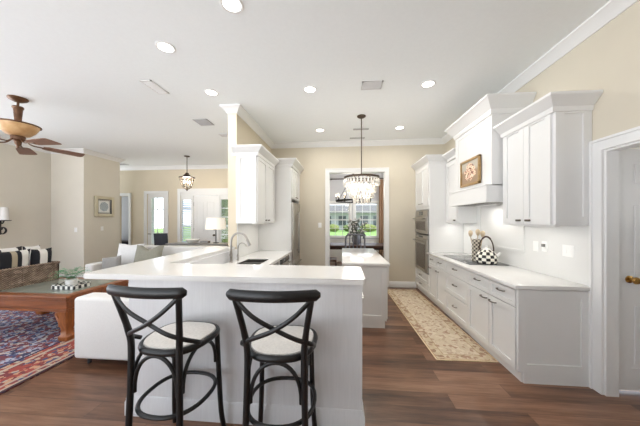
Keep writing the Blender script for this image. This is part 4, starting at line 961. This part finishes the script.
obj('glass_shade', MB().lathe([(a - 0.012 if a > 0.02 else a, z) for a, z in prof], (0, 0, 0), 24), M['lampglass'], r, local=True)
obj('finial', MB().lathe([(0, -0.91), (0.035, -0.92), (0.04, -0.935), (0.018, -0.95), (0.022, -0.965), (0, -0.985)], (0, 0, 0), 16), M['bronze'], r, local=True)
for k in range(4):
    t = 2 * PI * k / 4 + 0.5; x, y = 0.075 * math.cos(t), 0.075 * math.sin(t)
    c = obj('candle', MB().cyl((x, y, -0.86), (x, y, -0.77), 0.012, n=8).cyl((x, y, -0.86), (0, 0, -0.88), 0.006, n=6), M['rubber'], r, local=True)
    obj('bulb', MB().lathe([(0, 0), (0.015, 0.01), (0.022, 0.04), (0.01, 0.075), (0, 0.09)], (x, y, -0.77), 10), M['bulb'], c, local=True)
d = bpy.data.lights.new('lantern_lamp', 'POINT'); d.energy = 30; d.color = (1, 0.9, 0.76); d.shadow_soft_size = 0.08
o = bpy.data.objects.new('lantern_lamp', d); COL.objects.link(o); o.parent = r; o.location = (0, 0, -0.70)

# ------------------------------------------------------------------ living room
def cushion(name, label, w, h, d, mat, loc, rot, cat='cushion', group=None, dent=0.0):
    m = MB(); n = 14; grid = {}
    for s in (-1, 1):
        for i in range(n + 1):
            for j in range(n + 1):
                u = -1 + 2 * i / n; v = -1 + 2 * j / n
                edge = i in (0, n) or j in (0, n)
                if s == 1 and edge: grid[(1, i, j)] = grid[(-1, i, j)]; continue
                pin = 1 - 0.07 * (1 - abs(v) ** 2) * abs(u) ** 3; pin2 = 1 - 0.07 * (1 - abs(u) ** 2) * abs(v) ** 3
                th = d / 2 * ((1 - u ** 4) * (1 - v ** 4)) ** 0.55
                z = v * h / 2 * pin2
                if dent and v > 0: z -= dent * v * max(0, 1 - abs(u) / 0.6)
                grid[(s, i, j)] = m.b.verts.new((u * w / 2 * pin, s * th, z))
    for s in (-1, 1):
        for i in range(n):
            for j in range(n):
                q = [grid[(s, i, j)], grid[(s, i + 1, j)], grid[(s, i + 1, j + 1)], grid[(s, i, j + 1)]]
                m.b.faces.new(q if s > 0 else q[::-1])
    o = obj(name, m, mat, local=True); o.location = loc; o.rotation_euler = rot
    return tag(o, label, cat, group)

r = thing('sectional_sofa', 'white sectional sofa standing beyond the bar', 'sofa', (-2.4, 3.6, 0))
SX0, SX1, SY0 = -2.785, -1.86, 2.36
obj('arm', MB().box(SX0, SX1, SY0, SY0 + 0.22, 0.075, 0.715, 0.035, 4), M['sofa'], r)
obj('arm', MB().box(-5.12, -4.93, 4.55, 5.5, 0.075, 0.64, 0.035, 4), M['sofa'], r)
obj('base', MB().box(SX0 + 0.02, SX1, SY0 + 0.225, 5.5, 0.075, 0.30, 0.02).box(-4.925, SX0 + 0.02, 4.57, 5.5, 0.075, 0.30, 0.02), M['sofa'], r)
obj('back', MB().box(-2.12, SX1, SY0 + 0.225, 5.27, 0.305, 0.86, 0.04, 4).box(-4.925, SX1, 5.28, 5.5, 0.305, 0.93, 0.04, 4), M['sofa'], r)
for y0_, y1_ in ((2.59, 3.55), (3.555, 4.56)): obj('seat_cushion', MB().box(SX0, -2.13, y0_, y1_, 0.305, 0.47, 0.04, 3), M['sofa'], r)
for x0_, x1_ in ((-4.92, -3.85), (-3.845, -2.79)): obj('seat_cushion', MB().box(x0_, x1_, 4.55, 5.27, 0.305, 0.47, 0.04, 3), M['sofa'], r)
obj('seat_cushion', MB().box(-2.785, -2.13, 4.565, 5.27, 0.305, 0.47, 0.04, 3), M['sofa'], r)
for x, y in ((-2.68, 2.44), (-1.95, 2.44), (-5.03, 4.62), (-5.03, 5.42), (-1.95, 5.42), (-2.72, 4.4)):
    l_ = obj('leg', MB().cyl((x, y, 0), (x, y, 0.08), 0.018, n=12), M['sofa_leg'], r)
cushion('throw_pillow', 'large white cushion on the sofa beside the sage one', 0.60, 0.54, 0.17, M['cushion_white'], (-4.66, 5.13, 0.735), (math.radians(-12), 0, 0.05), 'cushion', 'cushions on the sofa', 0.02)
cushion('throw_pillow', 'sage grey cushion with a dented top on the sofa', 0.62, 0.52, 0.17, M['cushion_sage'], (-4.10, 4.97, 0.735), (math.radians(-16), 0, 0.03), 'cushion', 'cushions on the sofa', 0.10)
cushion('throw_pillow', 'low grey cushion by the white sofa arm', 0.40, 0.30, 0.12, M['throw'], (-4.71, 4.74, 0.62), (math.radians(-10), math.radians(-8), 0.1), 'cushion', 'cushions on the sofa')

# coffee table
TX0, TX1, TYa, TYb, TZ = -4.92, -3.36, 2.77, 3.74, 0.58
r = thing('wooden_table', 'amber wooden table with glass inset top and carved legs', 'table', ((TX0 + TX1) / 2, (TYa + TYb) / 2, 0.0105))
ztab = 0.0105
f = 0.12; m = MB().box(TX0, TX1, TYa, TYa + f, TZ - 0.035, TZ, 0.006).box(TX0, TX1, TYb - f, TYb, TZ - 0.035, TZ, 0.006).box(TX0, TX0 + f, TYa + f, TYb - f, TZ - 0.035, TZ).box(TX1 - f, TX1, TYa + f, TYb - f, TZ - 0.035, TZ)
obj('top_frame', m, M['wood'], r)
obj('glass_inset', MB().box(TX0 + f - 0.005, TX1 - f + 0.005, TYa + f - 0.005, TYb - f + 0.005, TZ - 0.012, TZ + 0.001), plain('grey_green_glass', (140, 146, 136), 0.05, var=0.02), r)
m = MB()
for d_, z0, z1 in ((0.015, TZ - 0.07, TZ - 0.035), (0.035, TZ - 0.17, TZ - 0.07), (0.022, TZ - 0.2, TZ - 0.17)):
    a, b, c, e = TX0 + d_, TX1 - d_, TYa + d_, TYb - d_
    m.box(a, b, c, c + 0.03, z0, z1, 0.004, 1).box(a, b, e - 0.03, e, z0, z1, 0.004, 1).box(a, a + 0.03, c + 0.03, e - 0.03, z0, z1).box(b - 0.03, b, c + 0.03, e - 0.03, z0, z1)
obj('apron', m, M['wood'], r)
for sx, sy in ((0, 0), (1, 0), (0, 1), (1, 1)):
    x = TX1 - 0.1 if sx else TX0 + 0.1; y = TYb - 0.1 if sy else TYa + 0.1; m = MB()
    w = 0.062
    prof = [(0.9, ztab), (1.05, ztab + 0.03), (1.05, ztab + 0.055), (0.75, ztab + 0.08), (0.72, ztab + 0.14), (0.92, ztab + 0.2), (1.05, ztab + 0.26), (0.95, ztab + 0.3), (1.1, ztab + 0.33), (1.1, TZ - 0.2)]
    rings = []
    for s_, z in prof: rings.append([m.b.verts.new((x + ax * w * s_, y + ay * w * s_, z)) for ax, ay in ((-1, -0.8), (-0.8, -1), (0.8, -1), (1, -0.8), (1, 0.8), (0.8, 1), (-0.8, 1), (-1, 0.8))])
    for A, B in zip(rings, rings[1:]):
        for k in range(8): m.b.faces.new((A[k], A[(k + 1) % 8], B[(k + 1) % 8], B[k]))
    m.b.faces.new(rings[0][::-1]); m.b.faces.new(rings[-1])
    lg = obj('leg', m, M['wood_leg'], r)
    if not sy:   # carved scroll bracket towards the middle
        dx = -1 if sx else 1
        obj('scroll_bracket', MB().tube(spline([(x + dx * 0.06, y - 0.03, 0.37), (x + dx * 0.11, y - 0.03, 0.345), (x + dx * 0.10, y - 0.03, 0.30), (x + dx * 0.065, y - 0.03, 0.24), (x + dx * 0.06, y - 0.03, 0.18)], 5), 0.02, 8, up=(0, 1, 0)), M['wood_leg'], lg)
# basket with striped pillows on the table
BX = -4.70
r = thing('wicker_basket', 'long brown wicker basket full of striped pillows on the wooden table', 'basket', (BX, 3.1, TZ + 0.001))
BW, BL, BH = 0.19, 0.52, 0.265
m = MB().box(-BW, BW, -BL, BL, 0, 0.02).box(-BW, -BW + 0.022, -BL, BL, 0.02, BH).box(BW - 0.022, BW, -BL, BL, 0.02, BH).box(-BW, BW, -BL, -BL + 0.022, 0.02, BH).box(-BW, BW, BL - 0.022, BL, 0.02, BH)
obj('body', m, M['wicker'], r, local=True)
obj('rim', MB().tube([(-BW, -BL, BH), (BW, -BL, BH), (BW, BL, BH), (-BW, BL, BH)], 0.018, 8, True), M['wicker'], r, local=True)
m = MB()
for z in (0.05, 0.19): m.tube([(BW + 0.004, -BL + 0.03, z), (BW + 0.004, BL - 0.03, z)], 0.010, 6)
for y in (-0.25, 0.06, 0.45): m.tube([(BW + 0.004, y, 0.01), (BW + 0.004, y, BH)], 0.010, 6)
obj('bands', m, M['wicker'], r, local=True)
for lab, w, h, mat, y, x, z, tilt in (
    ('tan, black and white striped pillow nearest in the wicker basket', 0.46, 0.44, 'stripe_tan', 3.09, BX + 0.08, 0.875, 4),
    ('black and white striped pillow at the far end of the basket', 0.27, 0.42, 'stripe_bw', 3.46, BX + 0.08, 0.875, 4),
    ('white pillow with black corners behind the nearest striped pillow', 0.34, 0.46, 'stripe_back', 3.19, BX - 0.075, 0.90, -8),
    ('white pillow with black corners behind the far striped pillow', 0.22, 0.46, 'stripe_back', 3.475, BX - 0.075, 0.895, -8)):
    cushion('striped_pillow', lab, w, h, 0.11, M[mat], (x, y, z), (math.radians(tilt), 0, PI / 2), 'pillow', 'striped pillows in the basket')
# tray and fern
r = thing('checked_tray', 'black and white checked tray under the little fern', 'tray', (-3.76, 3.17, TZ + 0.0015))
m = MB().box(-0.17, 0.17, -0.11, 0.11, 0, 0.012).box(-0.17, 0.17, -0.11, -0.1, 0.012, 0.055).box(-0.17, 0.17, 0.1, 0.11, 0.012, 0.055).box(-0.17, -0.16, -0.1, 0.1, 0.012, 0.055).box(0.16, 0.17, -0.1, 0.1, 0.012, 0.055)
obj('body', m, M['tray'], r, local=True)
r = thing('potted_fern', 'small green fern in a white pot on the wooden table', 'plant', (-3.76, 3.17, TZ + 0.0145))
obj('pot', MB().lathe([(0, 0), (0.05, 0), (0.062, 0.03), (0.068, 0.1), (0.06, 0.1), (0.055, 0.085), (0, 0.085)], (0, 0, 0), 24), M['ceramic'], r, local=True)
m = MB(); rnd = random.Random(3)
for k in range(34):
    t = rnd.uniform(0, 2 * PI); L = rnd.uniform(0.12, 0.24); up_ = rnd.uniform(0.04, 0.13)
    P0 = Vector((0, 0, 0.09)); D = Vector((math.cos(t), math.sin(t), 0)); prev = None; nseg = 9
    for i in range(nseg + 1):
        s_ = i / nseg; c = P0 + D * L * s_ + Vector((0, 0, up_ * math.sin(s_ * PI * 0.8) * 1.3))
        if i > 0:
            sd = D.cross(Vector((0, 0, 1))); w = 0.028 * (1 - s_ * 0.8)
            for q in (-1, 1):
                a = m.b.verts.new(c); b = m.b.verts.new(c + sd * q * w + D * 0.012); cc = m.b.verts.new(c + sd * q * w * 0.5 - D * 0.008); e = m.b.verts.new(c + sd * q * w * 0.6 + D * 0.016 + Vector((0, 0, 0.006)))
                m.b.faces.new((a, cc, b, e))
obj('foliage', m, M['fern'], r, local=True)

# sconce on the left wall
r = thing('candle_sconce', 'iron scroll wall sconce holding a white candle', 'wall sconce', (-7.4195, 4.80, 1.5))
m = MB().box(0, 0.012, -0.03, 0.03, -0.3, 0.12, 0.004)
m.tube(spline([(0.01, 0, -0.25), (0.1, 0, -0.28), (0.16, 0, -0.2), (0.1, 0, -0.14), (0.06, 0, -0.19)], 6), 0.011, 8, up=(0, 1, 0)).tube(spline([(0.01, 0, 0.0), (0.07, 0, -0.06), (0.12, 0, 0.0)], 6), 0.011, 8, up=(0, 1, 0))
m.tube([(0.09, 0.06 * math.cos(t * PI / 10), -0.21 + 0.07 * math.sin(t * PI / 10)) for t in range(20)], 0.011, 8, True, up=(1, 0, 0))
obj('bracket', m, M['rubber'], r, local=True)
obj('drip_plate', MB().lathe([(0, 0), (0.10, 0), (0.105, 0.015), (0, 0.02)], (0.12, 0, 0.0), 20), M['rubber'], r, local=True)
obj('candle', MB().lathe([(0, 0.02), (0.075, 0.02), (0.06, 0.29), (0.05, 0.30), (0, 0.295)], (0.12, 0, 0), 20), M['ceramic'], r, local=True)

# framed medallion
r = thing('framed_medallion', 'square framed medallion print on the beige corner wall', 'picture', (-6.5, 6.3, 1.885))
o = obj('print', MB().box(0.0, 0.012, -0.2, 0.2, -0.2, 0.2), M['medallion'], r, local=True)
m = MB()
for a, b, c, e in ((-0.275, -0.195, -0.275, 0.275), (0.195, 0.275, -0.275, 0.275), (-0.195, 0.195, -0.275, -0.195), (-0.195, 0.195, 0.195, 0.275)): m.box(0, 0.05, a, b, c, e, 0.008)
obj('picture_frame', m, M['sign'], r, local=True)
m = MB()
for a, b, c, e in ((-0.2, -0.185, -0.2, 0.2), (0.185, 0.2, -0.2, 0.2), (-0.185, 0.185, -0.2, -0.185), (-0.185, 0.185, 0.185, 0.2)): m.box(0.0, 0.042, a, b, c, e)
obj('inner_frame', m, M['rubber'], r, local=True)

# console behind the sofa, lamp, bowl
r = thing('console_table', 'grey topped console table behind the sofa', 'console table', (-3.5, 5.95, 0))
obj('table_top', MB().box(-4.3, -2.75, 5.75, 6.15, 0.91, 0.945, 0.004), M['consoletop'], r)
obj('apron', MB().box(-4.25, -2.8, 5.79, 6.11, 0.82, 0.91), M['consolebase'], r)
for x in (-4.22, -2.87):
    for y in (5.8, 6.06): obj('leg', MB().box(x, x + 0.05, y, y + 0.05, 0, 0.82), M['consolebase'], r)
r = thing('table_lamp', 'table lamp with white drum shade on the console', 'lamp', (-3.13, 5.98, 0.946))
obj('base', MB().lathe([(0, 0), (0.07, 0), (0.07, 0.015), (0.015, 0.025), (0.012, 0.03), (0, 0.03)], (0, 0, 0), 20), M['rubber'], r, local=True)
obj('stem', MB().cyl((0, 0, 0.03), (0, 0, 0.42), 0.012, n=10), M['rubber'], r, local=True)
obj('lamp_shade', MB().lathe([(0.245, 0.345), (0.215, 0.625), (0.21, 0.625), (0.24, 0.345), (0.245, 0.345)], (0, 0, 0), 32), M['shade'], r, local=True)
obj('bulb', MB().ball((0, 0, 0.47), 0.035, (1, 1, 1.3), 2), M['bulb'], r, local=True)
d = bpy.data.lights.new('table_lamp_light', 'POINT'); d.energy = 6; d.color = (1, 0.9, 0.75); d.shadow_soft_size = 0.05
o = bpy.data.objects.new('table_lamp_light', d); COL.objects.link(o); o.parent = r; o.location = (0, 0, 0.52)
tag(obj('bowl', MB().lathe([(0, 0), (0.07, 0), (0.12, 0.03), (0.17, 0.09), (0.165, 0.095), (0.11, 0.04), (0, 0.015)], (-3.72, 5.95, 0.946), 28), M['ceramic']), 'shallow white bowl on the console table', 'bowl')
r = thing('lidded_box', 'low grey box standing near the lamp on the console', 'box', (-3.38, 5.93, 0.946))
obj('body', MB().box(-0.10, 0.10, -0.06, 0.06, 0, 0.045, 0.004), M['steel_dark'], r, local=True); obj('lid', MB().box(-0.105, 0.105, -0.065, 0.065, 0.045, 0.058, 0.004), M['consoletop'], r, local=True)

# chairs
def chair(name, label, loc, rz, mat, fabric, w=0.46, hb=1.05, splats=0):
    r = thing(name, label, 'chair', loc, rz)
    obj('seat', MB().box(-w / 2, w / 2, -0.22, 0.22, 0.43, 0.49, 0.02, 3), fabric, r, local=True)
    if splats:
        m = MB().tube(spline([(-w / 2, 0.22, 0.45), (-w / 2 - 0.01, 0.25, 0.8), (-w / 2 + 0.02, 0.28, hb - 0.03), (0, 0.29, hb), (w / 2 - 0.02, 0.28, hb - 0.03), (w / 2 + 0.01, 0.25, 0.8), (w / 2, 0.22, 0.45)], 6), 0.024, 8, up=(0, 1, 0))
        obj('back_frame', m, mat, r, local=True)
        for k in range(splats):
            x = (-0.5 + (k + 0.5) / splats) * w * 0.75; obj('splat', MB().tube([(x, 0.23, 0.5), (x * 1.1, 0.265, 0.8), (x, 0.285, hb - 0.01)], 0.016, 8, ry=0.008), mat, r, local=True)
    else:
        m = MB().bb((0, 0.2, 0.55), (1, 0, 0), Vector((0, 0.2, 1)).normalized(), Vector((0, -1, 0.2)).normalized(), -w / 2, w / 2, 0, hb - 0.56, -0.03, 0.03)
        obj('backrest', m, fabric, r, local=True)
        for s in (-1, 1): obj('back_post', MB().cyl((s * w * 0.4, 0.17, 0.46), (s * w * 0.4, 0.24, 0.62), 0.014, n=8), mat, r, local=True)
    for sx in (-1, 1):
        for sy in (-1, 1): obj('leg', MB().cyl((sx * (w / 2 - 0.03), sy * 0.19, 0.44), (sx * (w / 2 - 0.01), sy * 0.21, 0), 0.018, 0.014, 10), mat, r, local=True)
    return r
chair('side_chair', 'dark chair in front of the glazed entry door', (-5.34, 7.1, 0), math.radians(200), M['rubber'], M['navychair'], 0.34, 1.15)
# navy bedding in the far room
r = thing('hall_table', 'navy cloth covered table in the far left room', 'table', (-8.05, 8.5, 0))
obj('cloth', MB().box(-0.5, 0.5, -0.25, 0.25, 0.0, 0.72, 0.03), M['navy'], r, local=True)
obj('table_top', MB().box(-0.52, 0.52, -0.27, 0.27, 0.721, 0.76, 0.004), M['steel_dark'], r, local=True)

# ------------------------------------------------------------------ dining room
r = thing('dining_table', 'dark wood dining table before the windows', 'table', (0.45, 7.95, 0))
obj('table_top', MB().box(-1.25, 1.25, -0.5, 0.5, 0.715, 0.76, 0.01), M['wood_dark'], r, local=True)
obj('apron', MB().box(-1.1, 1.1, -0.38, 0.38, 0.63, 0.715), M['wood_dark'], r, local=True)
for x in (-1.05, 1.05):
    for y in (-0.36, 0.36): obj('leg', MB().box(x - 0.045, x + 0.045, y - 0.045, y + 0.045, 0, 0.63), M['wood_dark'], r, local=True)
chair('dining_chair', 'grey dining chair with a rounded slatted back at the table', (0.36, 7.18, 0), PI, M['vase'], M['wood_dark'], 0.5, 1.12, 4)
chair('dining_stool', 'low dark wooden chair at the left edge of the dining opening', (-0.36, 6.75, 0), PI * 0.5, M['wood_dark'], M['wood_dark'], 0.42, 0.66, 2)
r = thing('flower_vase', 'grey vase of pale flowers on the dining table', 'flower vase', (0.45, 7.85, 0.7605))
obj('vase', MB().lathe([(0, 0), (0.09, 0), (0.14, 0.1), (0.15, 0.2), (0.1, 0.3), (0.115, 0.34), (0.1, 0.34), (0.085, 0.3), (0, 0.28)], (0, 0, 0), 24), M['vase'], r, local=True)
rnd = random.Random(11); ms = MB(); heads = []
for k in range(30):
    t = rnd.uniform(0, 2 * PI); rr = rnd.uniform(0.03, 0.30); z = rnd.uniform(0.42, 0.88) - rr * 0.5
    p = Vector((rr * math.cos(t), rr * math.sin(t) * 0.6, z)); ms.tube([(0, 0, 0.30), tuple(p * 0.55 + Vector((0, 0, 0.22))), tuple(p)], 0.005, 5); heads.append(p)
    for q in range(3):
        c = p * rnd.uniform(0.6, 1.0) + Vector((rnd.uniform(-.05, .05), rnd.uniform(-.05, .05), 0.02)); ms.ball(tuple(c), 0.028, (1, 0.4, 1.6), 1)
obj('stems', ms, M['stem'], r, local=True)
for k, p in enumerate(heads[:22]):
    m = MB()
    for q in range(6):
        a = 2 * PI * q / 6; m.ball((p.x + 0.028 * math.cos(a), p.y + 0.028 * math.sin(a), p.z + 0.005), 0.024, (1, 1, 0.7), 1)
    m.ball(tuple(p + Vector((0, 0, 0.014))), 0.022, (1, 1, 1), 1); obj('flower', m, M['petal'], r, local=True)
r = thing('curtain_rod', 'long dark curtain rod above the dining windows', 'curtain rod', (0.5, 9.06, 3.0))
obj('rod', MB().cyl((-1.0, 0, 0), (1.15, 0, 0), 0.018, n=10), M['bronze'], r, local=True)
for x in (-1.0, 1.15): obj('finial', MB().ball((x, 0, 0), 0.035), M['bronze'], r, local=True)
for x in (-0.9, 1.05): obj('bracket', MB().box(x - 0.012, x + 0.012, 0.0, 0.139, -0.02, 0.0), M['bronze'], r, local=True)
def curtain(label, x0, x1):
    m = MB(); n = 40; A = []; B = []
    for i in range(n + 1):
        t = i / n; x = x0 + (x1 - x0) * t; y = 9.06 + 0.035 * math.sin(t * PI * 10)
        A.append((m.b.verts.new((x, y, 2.97)), m.b.verts.new((x, y, 0.02)), m.b.verts.new((x, y + 0.006, 2.97)), m.b.verts.new((x, y + 0.006, 0.02))))
    for a, b in zip(A, A[1:]):
        m.b.faces.new((a[0], b[0], b[1], a[1])); m.b.faces.new((a[2], a[3], b[3], b[2])); m.b.faces.new((a[0], a[2], b[2], b[0])); m.b.faces.new((a[1], b[1], b[3], a[3]))
    m.b.faces.new((A[0][0], A[0][1], A[0][3], A[0][2])); m.b.faces.new((A[-1][0], A[-1][2], A[-1][3], A[-1][1]))
    tag(obj('curtain', m, M['curtain']), label, 'curtain')
curtain('tan curtain hanging beside the dining window', 1.31, 1.62)

# under cabinet lamp strips (the counters below glow)
def strip(loc, sx, sy, w, label):
    r = thing('under_cabinet_light', label, 'strip light', loc, 0, 'strip lights under the wall cabinets')
    obj('housing', MB().box(-sx / 2, sx / 2, -sy / 2, sy / 2, -0.012, -0.0005), M['plastic'], r, local=True)
    d = bpy.data.lights.new('strip_lamp', 'AREA'); d.shape = 'RECTANGLE'; d.size = sx; d.size_y = sy; d.energy = w; d.color = (1, 0.96, 0.9)
    o = bpy.data.objects.new('strip_lamp', d); COL.objects.link(o); o.parent = r; o.location = (0, 0, -0.014)
strip((2.04, 2.87, 1.465), 0.03, 0.6, 0.6, 'slim white strip light under the big wall cabinet')
strip((2.04, 4.65, 1.465), 0.03, 0.36, 0.6, 'slim white strip light under the narrow wall cabinet')
strip((-1.42, 4.3, 1.465), 0.03, 0.8, 0.6, 'slim white strip light under the left wall cabinet')
strip((2.05, 3.74, 1.7345), 0.06, 0.5, 1.6, 'slim white lamp under the range hood')
